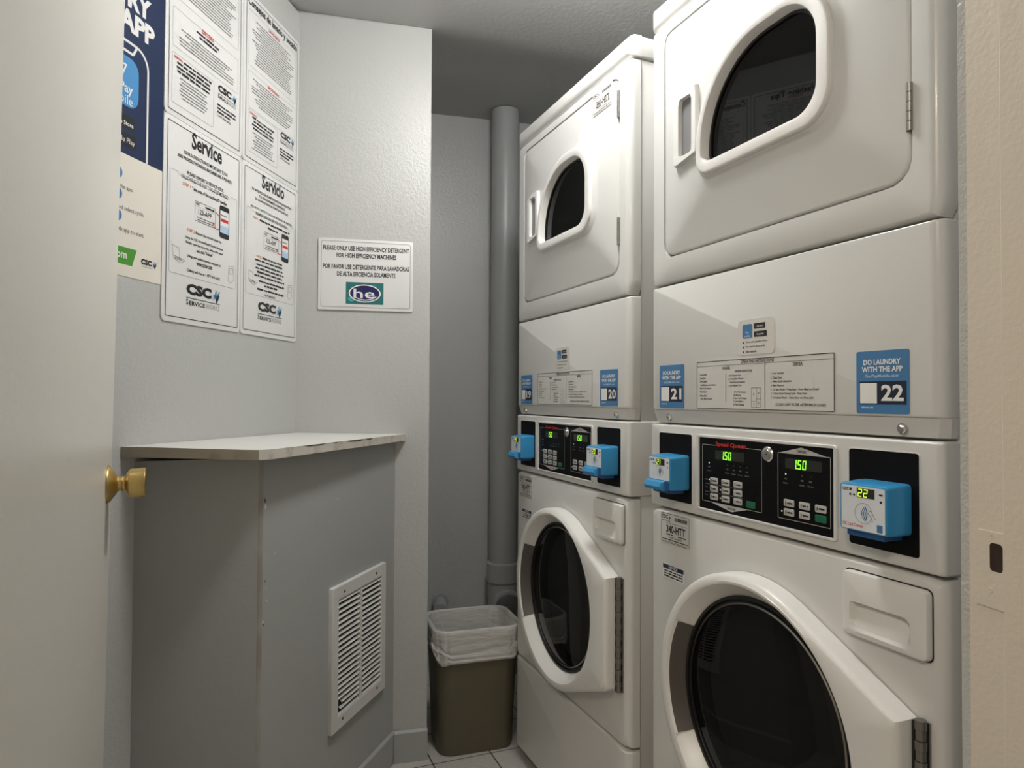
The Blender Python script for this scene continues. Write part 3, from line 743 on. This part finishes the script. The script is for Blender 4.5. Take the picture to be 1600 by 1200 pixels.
def washer_dryer(k, name, label, tag_top, tag_low, nums):
    X, Y, a = MA[k]
    root = empty(name, (X, Y, 0), a - pi / 2, label, 'washer dryer', 'stacked washer dryers')
    def part(m, n, par=root, lab=None, smooth=True):
        o = m.build(n, par, smooth)
        if lab: o['label'] = lab
        return o
    # cabinet (sides), slightly inset, with base
    m = MB(); c = .0035
    m.slab(rrect(X0 + c, X1 - c, .93, 1.98, .004, 3), .037, .70, ENAM); m.slab(rrect(X0 + c, X1 - c, .035, .926, .004, 3), .037, .72, ENAM)
    part(m, 'cabinet')
    m = MB(); m.box((X0 + .02, .03, 0), (X1 - .02, .68, .036), DARK); part(m, 'base')
    # top cap
    m = MB(); pillow(m, X0 - .002, X1 + .002, 1.981, 2.036, -.002, .035, .022, .02, ENAM)
    m.slab(rrect(X0 - .002, X1 + .002, 1.981, 2.034, .006, 3), .034, .70, ENAM); part(m, 'top_cap')
    # dryer front frame with door opening
    DO = rrect(.042, .630, 1.462, 1.954, (.03, .035, .035, .022), 6); dc = (.345, 1.70)
    m = MB(); pillow(m, X0, X1, 1.4065, 1.9775, 0, .034, .018, .005, ENAM, DO, dc, .03)
    part(m, 'dryer_front_panel')
    m = MB(); m.rect(.03, .64, 1.45, 1.965, .028, DARK); part(m, 'door_gap')
    # dryer door
    flare = rrect(.158, .526, 1.590, 1.852, (.045, .07, .13, .20), 12); trim_o = rrect(.166, .503, 1.598, 1.846, (.04, .06, .11, .19), 12); trim_i = rrect(.184, .474, 1.624, 1.822, (.020, .045, .080, .165), 12)
    gl = rrect(.200, .470, 1.636, 1.803, (.018, .042, .083, .163), 12)
    N = 160; dcc = (.345, 1.70)
    hole = resample(trim_i, dcc, N)
    Dp = rrect(.0455, .6265, 1.4655, 1.9505, (.028, .033, .033, .020), 6)
    Ds = [resample(inset(Dp, None, d), dcc, N) for d in (0, 0, .001, .0025, .004)]
    m = MB(); m.loft([m.at(Ds[0], .026), m.at(Ds[1], .004), m.at(Ds[2], .0015), m.at(Ds[3], .0), m.at(Ds[4], -.0005), m.at(resample(flare, dcc, N), -.0005), m.at(resample([(a1 * .6 + a2 * .4, b1 * .6 + b2 * .4) for (a1, b1), (a2, b2) in zip(flare, trim_o)], dcc, N), -.0022), m.at(resample([(a1 * .2 + a2 * .8, b1 * .2 + b2 * .8) for (a1, b1), (a2, b2) in zip(flare, trim_o)], dcc, N), -.0065), m.at(resample(inset(trim_o, None, .003), dcc, N), -.0078), m.at(resample(inset(trim_i, None, -.004), dcc, N), -.0078), m.at(hole, .026)], ENAM)
    dd = part(m, 'dryer_door')
    m = MB(); TO = [resample(inset(trim_o, None, d), dcc, N) for d in (0, .0008, .0025, .005, .007)]
    TI = [resample(inset(trim_i, None, d), dcc, N) for d in (-.004, -.001, .001, .006)]
    m.loft([m.at(TO[0], -.006), m.at(TO[1], -.0105), m.at(TO[2], -.0130), m.at(TO[3], -.0142), m.at(TO[4], -.0145), m.at(TI[0], -.0145), m.at(TI[1], -.0135), m.at(TI[2], -.010), m.at(resample(inset(trim_i, None, .003), dcc, N), .007), m.at(resample(inset(trim_i, None, .008), dcc, N), .009)], TRIMP)
    part(m, 'window_trim', dd)
    m = MB(); G = resample(trim_i, dcc, N)
    a_ = resample(inset(trim_i, None, .0028), dcc, N); b_ = resample(inset(trim_i, None, .0085), dcc, N)
    m.loft([m.at(a_, .0055), m.at(b_, .0045), m.at(b_, .012)], GASK); part(m, 'window_seal', dd)
    m = MB(); m.flat(b_, .008, GLASS); part(m, 'window_glass', dd, 'dark tinted glass pane')
    # pull handle left of window: raised plate with a scoop, its shade coloured grey
    m = MB(); Ho = [(.088, 1.645), (.164, 1.657), (.164, 1.797), (.125, 1.797), (.088, 1.783)]
    hc = (.128, 1.716); A1 = resample(Ho, hc, 48); Si = rrect(.106, .150, 1.662, 1.782, .006, 4); B1 = resample(Si, hc, 48)
    m.loft([m.at(A1, -.0005), m.at(resample([(hc[0] + (x - hc[0]) * .96, hc[1] + (z - hc[1]) * .98) for x, z in A1], hc, 48), -.010), m.at(B1, -.010), m.at(resample(inset(Si, None, .0015), hc, 48), -.0012)], PLAST)
    m.flat(resample(inset(Si, None, .001), hc, 48), -.0014, SHADEP); part(m, 'pull_handle', dd, 'finger pull with recess shade coloured grey')
    for hz_ in (1.846, 1.533):
        m = MB(); zz = hz_
        for i in range(5): m.lathe([(i * .0136, .0042), (i * .0136 + .0128, .0042)], STEEL, (.6275, -.002, zz), (0, 0, 1), 14)
        m.box((.6215, -.0012, zz), (.627, .0, zz + .067), STEEL); part(m, 'hinge', dd, 'small steel butt hinge')
    def asset(par, x0, z0, txt, w=.100, h=.064):
        m = MB(); m.slab(rrect(x0, x0 + w, z0, z0 + h, .004, 3), -.0011, -.0004, LABEL); y = -.0013
        m.frame(x0 + .001, x0 + w - .001, z0 + .001, z0 + h - .001, .0009, y, INK, .004)
        m.text('CSC', x0 + .004, z0 + h - .0125, .0085, y, INK, w=.022, bold=.04); pinwheel(m, x0 + .0275, z0 + h - .0135, .009, y)
        m.words(x0 + .004, x0 + .034, z0 + h - .018, .0025, y, GINK, 3)
        for i in range(9): m.rect(x0 + .050 + i * .0048, x0 + .0535 + i * .0048, z0 + h - .014, z0 + h - .0065, y, INK)
        m.rect(x0 + .018, x0 + w - .008, z0 + h - .0215, z0 + h - .0208, y, INK)
        m.text(txt, 0, z0 + h - .0415, .0165, y, INK, w=.066, bold=.035, cx=x0 + w * .53)
        m.words(x0 + .02, x0 + .045, z0 + .0175, .003, y, INK, 4); m.words(x0 + .06, x0 + .088, z0 + .0175, .003, y, INK, 5); m.text('1-877-264-6622', 0, z0 + .0115, .004, y, INK, w=.042, cx=x0 + w * .53)
        m.words(x0 + .006, x0 + w - .006, z0 + .0065, .0025, y, INK, 6); m.words(x0 + .006, x0 + w - .008, z0 + .003, .0015, y, GINK, 7)
        part(m, 'asset_tag', par, 'printed machine tag with code', False)
    if tag_top: asset(dd, .495, 1.893, tag_top, .100, .061)
    # drum behind the window
    m = MB(); m.lathe([(.034, .215), (.046, .205), (.055, .235), (.50, .235), (.50, .001)], DRUM, (.34, 0, 1.70), (0, 1, 0), 56, False, False)
    for i in range(3):
        t = radians(70 + 120 * i); c_, s_ = cos(t), sin(t)
        k_ = m.mi(DRUM); q0 = [(.34 + r_ * c_ + w_ * s_, 1.70 + r_ * s_ - w_ * c_) for r_, w_ in ((.234, -.03), (.19, 0), (.234, .03))]
        m.loft([m.at(q0, .07), m.at(q0, .48)], DRUM, True, True)
    part(m, 'dryer_drum')
    # access panel
    m = MB(); pillow(m, X0, X1, 1.1330, 1.4035, 0, .034, .018, .004, ENAM)
    T_ = [(X0, .034, 1.1345), (X0, .018, 1.1345), (X0 + .006, .005, 1.1345), (X0 + .018, .0, 1.1345), (X1 - .018, .0, 1.1345), (X1 - .006, .005, 1.1345), (X1, .018, 1.1345), (X1, .034, 1.1345)]
    B_2 = [(X0 + .004, .034, 1.1075), (X0 + .006, .022, 1.1075), (X0 + .014, .011, 1.1075), (X0 + .028, .007, 1.1075), (X1 - .028, .007, 1.1075), (X1 - .014, .011, 1.1075), (X1 - .004, .022, 1.1075), (X1 - .003, .034, 1.1075)]
    m.loft([[(p[0], p[2], p[1]) for p in T_], [(p[0], p[2], p[1]) for p in B_2]], ENAM, True, True)
    ap = part(m, 'access_panel')
    for x in (.058, .611):
        m = MB(); m.lathe([(-.002, .0062), (.003, .0062), (.0045, .005)], CHROME, (x, .003, 1.1185), (0, -1, -.2), 6); m.lathe([(-.003, .0085), (.0012, .0085)], CHROME, (x, .003, 1.1185), (0, -1, -.2), 20)
        part(m, 'screw', ap)
    m = MB(); y = -.0012   # operating instructions
    m.slab(rrect(.156, .498, 1.1385, 1.2335, .002, 2), -.0009, 0, LABEL); m.frame(.157, .497, 1.1395, 1.2325, .0013, y, INK, .002)
    m.rect(.157, .497, 1.2225, 1.2232, y, INK); m.rect(.3463, .3475, 1.14, 1.2225, y, INK); m.rect(.2435, .2443, 1.152, 1.208, y, INK)
    m.text('OPERATING INSTRUCTIONS', 0, 1.2245, .0062, y, INK, w=.083, bold=.01, cx=.327)
    m.text('WASHER', 0, 1.2145, .0058, y, INK, w=.022, bold=.01, cx=.245); m.text('DRYER', 0, 1.2145, .0065, y, INK, w=.021, bold=.01, cx=.4225)
    for i, t in enumerate(('1. Load Laundry', '2. Close Door', '3. Add Supplies', '   (See Dispenser Instructions)', '4. Make Cycle Selection', '5. Make Payment', '6. Press Start', '   (Door Must be Closed)')): m.text(t.strip(), .164 + (.005 if t[0] == ' ' else 0), 1.2040 - i * .0068, .0045, y, INK, w=.0021 * len(t.strip()) * .78)
    m.text('DISPENSER INSTRUCTIONS', 0, 1.2085, .0040, y, INK, w=.046, bold=.02, cx=.292)
    for i, t in enumerate(('1. Open Dispenser Door', '2. Load Supplies in Proper', '   Compartment (as indicated)', '3. Close Dispenser Door')): m.text(t.strip(), .250 + (.004 if t[0] == ' ' else 0), 1.2005 - i * .0063, .0043, y, INK, w=.0021 * len(t.strip()) * .78)
    for i, t in enumerate(('A. Pre-Wash Detergent', '(if offered)', 'B. Main Wash Detergent', 'C. Liquid Bleach', 'D. Fabric Softener')): m.text(t, .266, 1.1695 - i * .0057, .0040, y, INK, w=.0016 * len(t))
    m.frame(.313, .337, 1.144, 1.1795, .0006, y, INK, .0005); m.rect(.3257, .3263, 1.144, 1.1795, y, INK); m.rect(.313, .326, 1.1545, 1.155, y, INK); m.rect(.326, .337, 1.159, 1.1595, y, INK)
    for ch, x, z in (('B', .3195, 1.166), ('A', .3315, 1.168), ('C', .3195, 1.148), ('D', .3315, 1.150)): m.text(ch, 0, z, .0035, y, INK, cx=x)
    for i, t in enumerate(('1. Load Laundry', '2. Close Door', '3. Make Cycle Selection', '4. Make Payment', '5. To Start Dryer - Press Start - Door Must be Closed', '6. To Stop Dryer During Cycle - Open Door', '7. To Restart Dryer - Close Door and Press Start')): m.text(t, .3605, 1.2010 - i * .0070, .0048, y, INK, w=.00215 * len(t) * .93 if len(t) > 30 else .0021 * len(t))
    m.text('(CLEAN LINT FILTER AFTER EACH LOAD)', 0, 1.1465, .0060, y, INK, w=.108, bold=.01, cx=.4265)
    part(m, 'instruction_label', ap, 'boxed operating instructions label', False)
    for (x0, num) in ((.0275, nums[0]), (.5375, nums[1])):
        m = MB(); z0 = 1.139; w, h = .0865, .0915; m.slab(rrect(x0, x0 + w, z0, z0 + h, .003, 3), -.0011, 0, STB); y = -.0014
        m.text('DO LAUNDRY', 0, z0 + .0710, .0080, y, WINK, w=.061, bold=.03, cx=x0 + w / 2); m.text('WITH THE APP', 0, z0 + .0605, .0080, y, WINK, w=.067, bold=.03, cx=x0 + w / 2)
        m.text('GetPayMobile.com', 0, z0 + .0510, .0062, y, LBLUE, w=.056, cx=x0 + w / 2)
        m.rect(x0 + .0055, x0 + w - .004, z0 + .0135, z0 + .047, y, NAVY2); m.rect(x0 + .0068, x0 + .0355, z0 + .0148, z0 + .0445, y - .0002, WINK)
        m.text(num, 0, z0 + .0185, .0235, y - .0002, WINK, w=.036, bold=.03, cx=x0 + .0605); m.words(x0 + .009, x0 + .03, z0 + .0075, .0025, y, LBLUE, 2)
        part(m, 'number_sticker', ap, 'blue app sticker with the number ' + num, False)
    m = MB(); x0, z0 = .277, 1.2395; m.slab(rrect(x0, x0 + .093, z0, z0 + .064, .010, 4), -.0008, 0, mat('clear_sticker', (.66, .645, .61), .3)); y = -.0011
    m.flat(rrect(x0 + .013, x0 + .0385, z0 + .030, z0 + .0555, .004, 3), y, STB); m.text('Pay', 0, z0 + .037, .006, y - .0002, LBLUE, cx=x0 + .0255); m.text('mobile', 0, z0 + .032, .004, y - .0002, LBLUE, cx=x0 + .0255)
    m.rect(x0 + .0425, x0 + .071, z0 + .0455, z0 + .0555, y, INK); m.rect(x0 + .0425, x0 + .0745, z0 + .031, z0 + .041, y, INK)
    m.text('App Store', x0 + .050, z0 + .048, .0035, y - .0002, WINK); m.text('Google Play', x0 + .050, z0 + .0335, .0035, y - .0002, WINK)
    for i, t in enumerate(('Know when laundry is done.', 'No need to carry cards.', 'Earn rewards.')):
        m.text(t, x0 + .022, z0 + .0205 - i * .0085, .0042, y, INK, w=.0021 * len(t)); m.flat(circ(x0 + .0155, z0 + .0222 - i * .0085, .0018, 10), y, INK)
    part(m, 'app_sticker', ap, 'small rounded app sticker', False)
    # control panel
    m = MB(); pillow(m, X0 + .0, X1 - .0, .9245, 1.1035, 0, .09, .009, .004, ENAM); m.slab(rrect(X0 + .001, X1 - .001, .926, 1.099, .004, 3), .089, .60, ENAM)
    cp = part(m, 'control_panel')
    m = MB(); fo = rrect(.1565, .5025, .9385, 1.0885, .007, 5); fi = rrect(.1655, .4955, .9435, 1.0825, .002, 5)
    m.loft([m.at(fo, 0), m.at(fo, -.002), m.at(inset(fo, None, .0015), -.0035), m.at(inset(fi, None, -.001), -.0035), m.at(fi, -.0005)], ENAM); part(m, 'panel_frame', cp)
    m = MB(); y = -.0012; m.rect(.165, .496, .943, 1.083, -.0008, BLACK)
    def blk(x0, x1, z0, z1):
        m.loft([m.at(rrect(x0 - .0015, x1 + .0015, z0 - .0015, z1 + .0015, .006, 3), 0), m.at(rrect(x0 - .0012, x1 + .0012, z0 - .0012, z1 + .0012, .0055, 3), -.0012), m.at(rrect(x0, x1, z0, z1, .0045, 3), -.0012), m.at(rrect(x0, x1, z0, z1, .0045, 3), -.0006)], ENAM)
        m.flat(rrect(x0, x1, z0, z1, .0045, 3), -.0006, BLACK)
    blk(.0265, .1405, .944, 1.0855); blk(.5235, .638, .943, 1.0855)
    part(m, 'fascia', cp, 'black fascia panels')
    m = MB(); y = -.0010
    m.frame(.174, .3385, .958, 1.0695, .0008, y, BTN, .002); m.rect(.213, .299, 1.067, 1.072, y - .0001, BLACK)
    m.flat([(.199, .9583), (.304, .9583), (.2605, .9475), (.2585, .9475)], y - .0001, BTN); m.text('WASHER', 0, .9512, .0042, y - .0003, INK, w=.024, bold=.02, cx=.2595)
    m.text('Speed Queen', .2145, 1.0660, .0105, y - .0003, mat('red_brand_ink', (.55, .03, .02), .4), w=.084, bold=.035)
    m.frame(.377, .489, .957, 1.0685, .0008, y, BTN, .002); m.flat([(.382, 1.0685), (.481, 1.0685), (.4305, 1.0795), (.4285, 1.0795)], y - .0001, BTN); m.text('DRYER', 0, 1.0705, .0045, y - .0003, INK, w=.020, bold=.02, cx=.4305)
    WL = mat('dim_grey_ink', (.10, .10, .10), .4)
    for z in (.9925, .9770): m.rect(.182, .290, z, z + .0004, y, BTN)
    for x in (.195, .248, .266, .2835, .301): m.words(x - .006, x + .006, 1.0175, .0024, y, WL, int(x * 999)); m.rect(x - .0012, x + .0012, 1.0335, 1.0352, y, WL); m.words(x - .003, x + .003, 1.0245, .0035, y, WL, int(x * 99))
    for x in (.395, .431, .4485): m.words(x - .006, x + .006, 1.0165, .0024, y, WL, int(x * 999)); m.words(x - .003, x + .003, 1.0235, .0035, y, WL, int(x * 99)); m.rect(x - .0012, x + .0012, 1.0325, 1.034, y, WL)
    for z in (1.000, .985, .970): m.words(.182, .191, z, .0024, y, WL, 4)
    part(m, 'panel_print', cp, 'fine grey lines and red lettering printed on black', False)
    for x, z in ((.1955, 1.034), (.3955, 1.033), (.1955, 1.0015), (.2285, .985), (.2285, .9695), (.3865, .9695)):
        m = MB(); m.flat(circ(x, z, .0013, 10), -.0014, WLED); part(m, 'indicator_light', cp, None, False)
    for x, z, w in ((.213, 1.0425, .081), (.394, 1.0425, .078)):
        m = MB(); m.rect(x, x + w, z, z + .0175, -.0011, LCD); dsp = part(m, 'price_display', cp, 'display window showing a green price', False)
        m = MB(); seg7(m, '1.50', x + .021, z + .0008, .0155, -.0014, LED, .0078); part(m, 'lit_digits', dsp, None, False)
    m = MB(); m.lathe([(0, .0135), (.002, .0135), (.004, .0115), (.0042, .008), (.0055, .0075), (.0055, .001)], CHROME, (.3545, -.0008, 1.0635), (0, -1, 0), 28); m.rect(.3525, .3565, 1.0625, 1.0645, -.0066, INK); part(m, 'key_lock', cp, 'round chrome key lock')
    bt = [(x, z) for z in (.9945, .979, .9635) for x in (.199, .2325, .266)] + [(x, z) for z in (.979, .9635) for x in (.3915, .425, .4585)]
    for i, (x, z) in enumerate(bt):
        green = (i == 14)
        m = MB(); m.slab(rrect(x, x + .0225, z, z + .0118, .002, 3), -.0022, -.0006, GBTN if green else BTN, .0004)
        if not green: m.words(x + .008, x + .0195, z + .0042, .0035, -.0024, INK, i); m.rect(x + .004, x + .0058, z + .003, z + .0088, -.0024, INK)
        part(m, 'keypad_button', cp, 'green start button' if green else None)
    m = MB(); m.slab(rrect(.300, .323, .9625, .9743, .002, 3), -.0022, -.0006, GBTN, .0004); part(m, 'keypad_button', cp, 'green start button')
    # card readers
    for (x0, num, lip) in ((.050, nums[0], True), (.545, nums[1], k == 0)):
        x1 = x0 + .081; z0, z1 = .970, 1.0395; yf = -.045
        m = MB(); Pb = rrect(x0 + .002, x1, z0 + .001, z1 + .003, .006, 4); Pf = rrect(x0, x1 - .001, z0 + .002, z1, .005, 4)
        m.loft([m.at(Pb, -.0006), m.at(Pb, -.012), m.at(Pf, yf + .004), m.at(inset(Pf, None, .0012), yf + .001), m.at(inset(Pf, None, .004), yf)], RBLUE, True, True)
        rd = part(m, 'card_reader', root, 'blue plastic payment reader on the black fascia')
        m = MB(); m.box((x0 + .008, -.038, z0 - .006), (x1 - .012, -.004, z0 + .003), RDBLUE); part(m, 'reader_foot', rd)
        if lip:
            m = MB(); Lp = [(-.045, z0 - .001), (-.054, z0 + .001), (-.057, z0 + .008), (-.053, z0 + .0175), (-.045, z0 + .020)]
            kk = m.mi(RBLUE); V = [[m.bm.verts.new((x, y_, z_)) for y_, z_ in Lp] for x in (x0 + .001, x0 + .058, x0 + .061)]
            for v in V[2]: v.co.y = v.co.y * .5 - .0225
            for A2, B2 in zip(V[:-1], V[1:]):
                for i in range(5): m.bm.faces.new((A2[i], A2[(i + 1) % 5], B2[(i + 1) % 5], B2[i])).material_index = kk
            m.bm.faces.new(V[0]); m.bm.faces.new(V[-1])
            m.box((x0 + .064, -.0465, z0 + .001), (x0 + .076, -.045, z0 + .019), RDBLUE); part(m, 'card_slot_lip', rd)
        f0 = z0 + (.021 if lip else .0045); y = yf - .0008; fh = z1 - .003 - f0
        m = MB(); m.slab(rrect(x0 + .0045, x1 - .005, f0, z1 - .003, .002, 3), yf - .0006, yf + .0006, RFACE)
        m.text('CSC', x0 + .0065, z1 - .0105, .0045, y, INK, w=.011, bold=.04); m.flat(circ(x0 + .0205, z1 - .0082, .0022, 10), y, INK)
        m.flat(circ(x0 + .020, z1 - .0155, .0018, 10), y, INK); m.flat(circ(x0 + .0265, z1 - .0155, .0018, 10), y, INK); m.flat(circ(x1 - .011, z1 - .021, .0019, 10), y, INK); m.words(x1 - .014, x1 - .008, z1 - .0125, .0025, y, INK, 2)
        S = .8 if lip else 1.0; cx, cz = x0 + .043, f0 + fh * .40
        m.loft([m.at(circ(cx - .001, cz, .0145 * S, 28), y), m.at(circ(cx - .001, cz, .0139 * S, 28), y)], GINK)
        for i in range(4):
            r = (.0045 + i * .0028) * S; ar = [(cx - .008 * S + r * cos(radians(t)), cz + r * sin(radians(t)) * 1.15) for t in range(-45, 46, 15)]
            rline(ar, .0016, STB, m, y - .0001)
        rline([(cx + .006 * S, cz + .005 * S), (cx + .012 * S, cz + .004 * S), (cx + .018 * S, cz - .006 * S)], .0009, GINK, m, y); rline([(cx + .006 * S, cz + .002 * S), (cx + .010 * S, cz - .002 * S), (cx + .014 * S, cz - .010 * S)], .0009, GINK, m, y)
        if not lip:
            m.text('CSC Card Connect', x0 + .0065, f0 + .0045, .0048, y, RINK, w=.035); m.rect(x1 - .0175, x1 - .0085, f0 + .002, f0 + .0125, y, STB)
        part(m, 'faceplate', rd, 'pale faceplate with a tap to pay symbol', False)
        m = MB(); m.rect(x0 + .031, x0 + .060, z1 - .0185, z1 - .0050, y, LCD); seg7(m, num, x0 + .0325, z1 - .0175, .0115, y - .0003, YLED, .0068); part(m, 'number_display', rd, 'display with the number %s lit yellow' % num, False)
    # washer front shell
    wc = (.330, .602)
    m = MB(); pillow(m, X0, X1, .3285, .9205, 0, .034, .018, .007, ENAM, circ(wc[0], wc[1], .195, 128), wc, .06); wf = part(m, 'washer_front_panel')
    asset(wf, .0330 if k else .0165, .8505 if k else .844, tag_low)
    m = MB(); m.slab(rrect(.0405, .1135, .776, .805, .001, 2), -.0009, 0, SHEET); m.rect(.041, .113, .7955, .8045, -.0012, NAVY); m.text('NOTICE', 0, .797, .006, -.0014, WINK, w=.03, bold=.03, cx=.077)
    for i in range(3): m.words(.045, .110, .7895 - i * .0055, .0035, -.0012, INK, i)
    part(m, 'notice_sticker', wf, 'small white notice sticker with a navy band', False)
    # detergent drawer
    m = MB(); dO = rrect(.517, .655, .8085, .9035, .008, 5); dcx = (.583, .845)
    O = [resample(inset(dO, None, d), dcx, 96) for d in (0, .0008, .0025)]
    I0 = rrect(.532, .631, .817, .860, (.010, .004, .012, .004), 6); I1 = rrect(.537, .626, .822, .8565, (.008, .004, .010, .004), 6); I2 = rrect(.541, .622, .824, .852, (.006, .003, .008, .003), 6)
    ci = (.5815, .838)
    m.loft([m.at(resample(dO, ci, 96), 0), m.at(resample(dO, ci, 96), -.006), m.at(resample(inset(dO, None, .0015), ci, 96), -.0095), m.at(resample(inset(dO, None, .004), ci, 96), -.0105), m.at(resample(I0, ci, 96), -.0110), m.at(resample(I1, ci, 96), -.0012)], PLAST)
    V = resample(I1, ci, 96); m.flat(V, -.0012, PLAST)
    for v in m.bm.verts:
        if -.002 < v.co.y < -.001 and v.co.z < .83: v.co.y = -.0085
    m.loft([m.at(rrect(.515, .657, .8065, .9055, .009, 5), -.0003), m.at(dO, -.0003)], DARK)
    dr = part(m, 'detergent_drawer')
    # washer door: round ring running into a straight hinged side
    Rr = .246; poly = circ(wc[0], wc[1], Rr, 128) + [(.6335, .728), (.6335, .459)]
    # convex hull
    pts = sorted(set(poly))
    def cr(o_, a_, b_): return (a_[0] - o_[0]) * (b_[1] - o_[1]) - (a_[1] - o_[1]) * (b_[0] - o_[0])
    lo = []; hi = []
    for p in pts:
        while len(lo) > 1 and cr(lo[-2], lo[-1], p) <= 0: lo.pop()
        lo.append(p)
    for p in reversed(pts):
        while len(hi) > 1 and cr(hi[-2], hi[-1], p) <= 0: hi.pop()
        hi.append(p)
    hull = lo[:-1] + hi[:-1]
    N = 192
    base = resample(hull, wc, N)
    def sc(P, f): return [(wc[0] + (x - wc[0]) * f, wc[1] + (z - wc[1]) * f) for x, z in P]
    wi = (.338, .6060)
    CI = lambda r: resample(circ(wi[0], wi[1], r, 160), wc, N)
    m = MB(); Ls = [m.at(base, -.002), m.at(base, -.030), m.at(sc(base, .993), -.036), m.at(sc(base, .980), -.040), m.at(sc(base, .965), -.0415), m.at(CI(.230), -.0435), m.at(CI(.2255), -.0425), m.at(CI(.2225), -.039), m.at(CI(.216), -.030), m.at(CI(.208), -.017), m.at(CI(.203), -.010), m.at(CI(.196), -.008)]
    m.loft(Ls, PLAST); m.loft([m.at(base, -.002), m.at(CI(.19), -.002)], PLAST)
    wdo = part(m, 'washer_door')
    m = MB(); m.lathe([(.009, .2025), (.013, .2015), (.013, .196), (.006, .195), (.006, .192), (.010, .191), (.011, .186), (.0, .184)], GASK, (wi[0], 0, wi[1]), (0, -1, 0), 128, False, False); part(m, 'glass_seal', wdo)
    m = MB(); m.lathe([(.0108, .1895), (.0125, .1875), (.0125, .1865)], STEEL, (wi[0], 0, wi[1]), (0, -1, 0), 128, False, False); part(m, 'glass_bezel', wdo, 'thin bright metal ring around the glass')
    m = MB(); m.lathe([(.009, .1885), (.012, .170), (.014, .12), (.015, .06), (.0152, .001)], GLASS, (wi[0], 0, wi[1]), (0, -1, 0), 128, False, True); part(m, 'door_glass', wdo, 'dark round domed glass')
    # grip set into the ring on the left
    m = MB(); n = 20; kk = m.mi(GRIPP); rows = []
    for i in range(n + 1):
        t = radians(150 + 60 * i / n); c_, s_ = cos(t), sin(t)
        rows.append([m.bm.verts.new((wi[0] + r_ * c_, y_, wi[1] + r_ * s_)) for r_, y_ in ((.2240, -.0415), (.2225, -.0430), (.2195, -.0400), (.2165, -.0335), (.2062, -.0175), (.2020, -.0085))])
    for A2, B2 in zip(rows[:-1], rows[1:]):
        for j in range(5): m.bm.faces.new((A2[j], A2[j + 1], B2[j + 1], B2[j])).material_index = kk if 2 <= j < 5 else m.mi(PLAST)
    part(m, 'door_grip', wdo, 'dark recessed grip in the ring')
    m = MB()
    m.box((.6345, -.014, .4585), (.6385, -.0, .7275), DARK); m.box((.642, -.0035, .4585), (.6525, 0, .7275), STEEL)
    for i in range(20):
        z = .459 + i * .01362; m.lathe([(z, .0075 if i % 2 else .0066), (z + .0129, .0075 if i % 2 else .0066)], STEEL, (.6445, -.0095, 0), (0, 0, 1), 18)
    for i in range(10): m.box((.6475, -.0042, .464 + i * .0272), (.6515, -.0030, .471 + i * .0272), DARK)
    part(m, 'piano_hinge', wdo, 'long steel hinge down the straight side')
    # boot and drum
    m = MB(); m.lathe([(-.002, .195), (.03, .185), (.05, .165), (.07, .165), (.085, .20)], mat('grey_boot_rubber', (.035, .035, .037), .45), (wc[0], 0, wc[1]), (0, 1, 0), 96, False, False); part(m, 'door_boot')
    m = MB(); m.lathe([(.08, .205), (.085, .24), (.40, .24), (.40, .001)], DRUM, (wc[0], 0, wc[1]), (0, 1, 0), 72, False, False)
    for i in range(3):
        t = radians(10 + 120 * i); c_, s_ = cos(t), sin(t); q0 = [(wc[0] + r_ * c_ + w_ * s_, wc[1] + r_ * s_ - w_ * c_) for r_, w_ in ((.239, -.035), (.18, -.008), (.18, .008), (.239, .035))]
        m.loft([m.at(q0, .10), m.at(q0, .38)], mat('dark_lifter', (.10, .10, .10), .4), True, True)
    part(m, 'washer_drum')
    # lower panel
    m = MB(); pillow(m, X0, X1, .0345, .3245, 0, .034, .018, .006, ENAM); part(m, 'lower_panel')
    return root
washer_dryer(0, 'stacked_washer_dryer', 'white stacked washer dryer numbered 19 and 20, further from the doorway beside the bin', '341-HTT', '342-HTT', ('19', '20'))
washer_dryer(1, 'stacked_washer_dryer', 'white stacked washer dryer numbered 21 and 22, nearer the doorway on the right', None, '340-HTT', ('21', '22'))
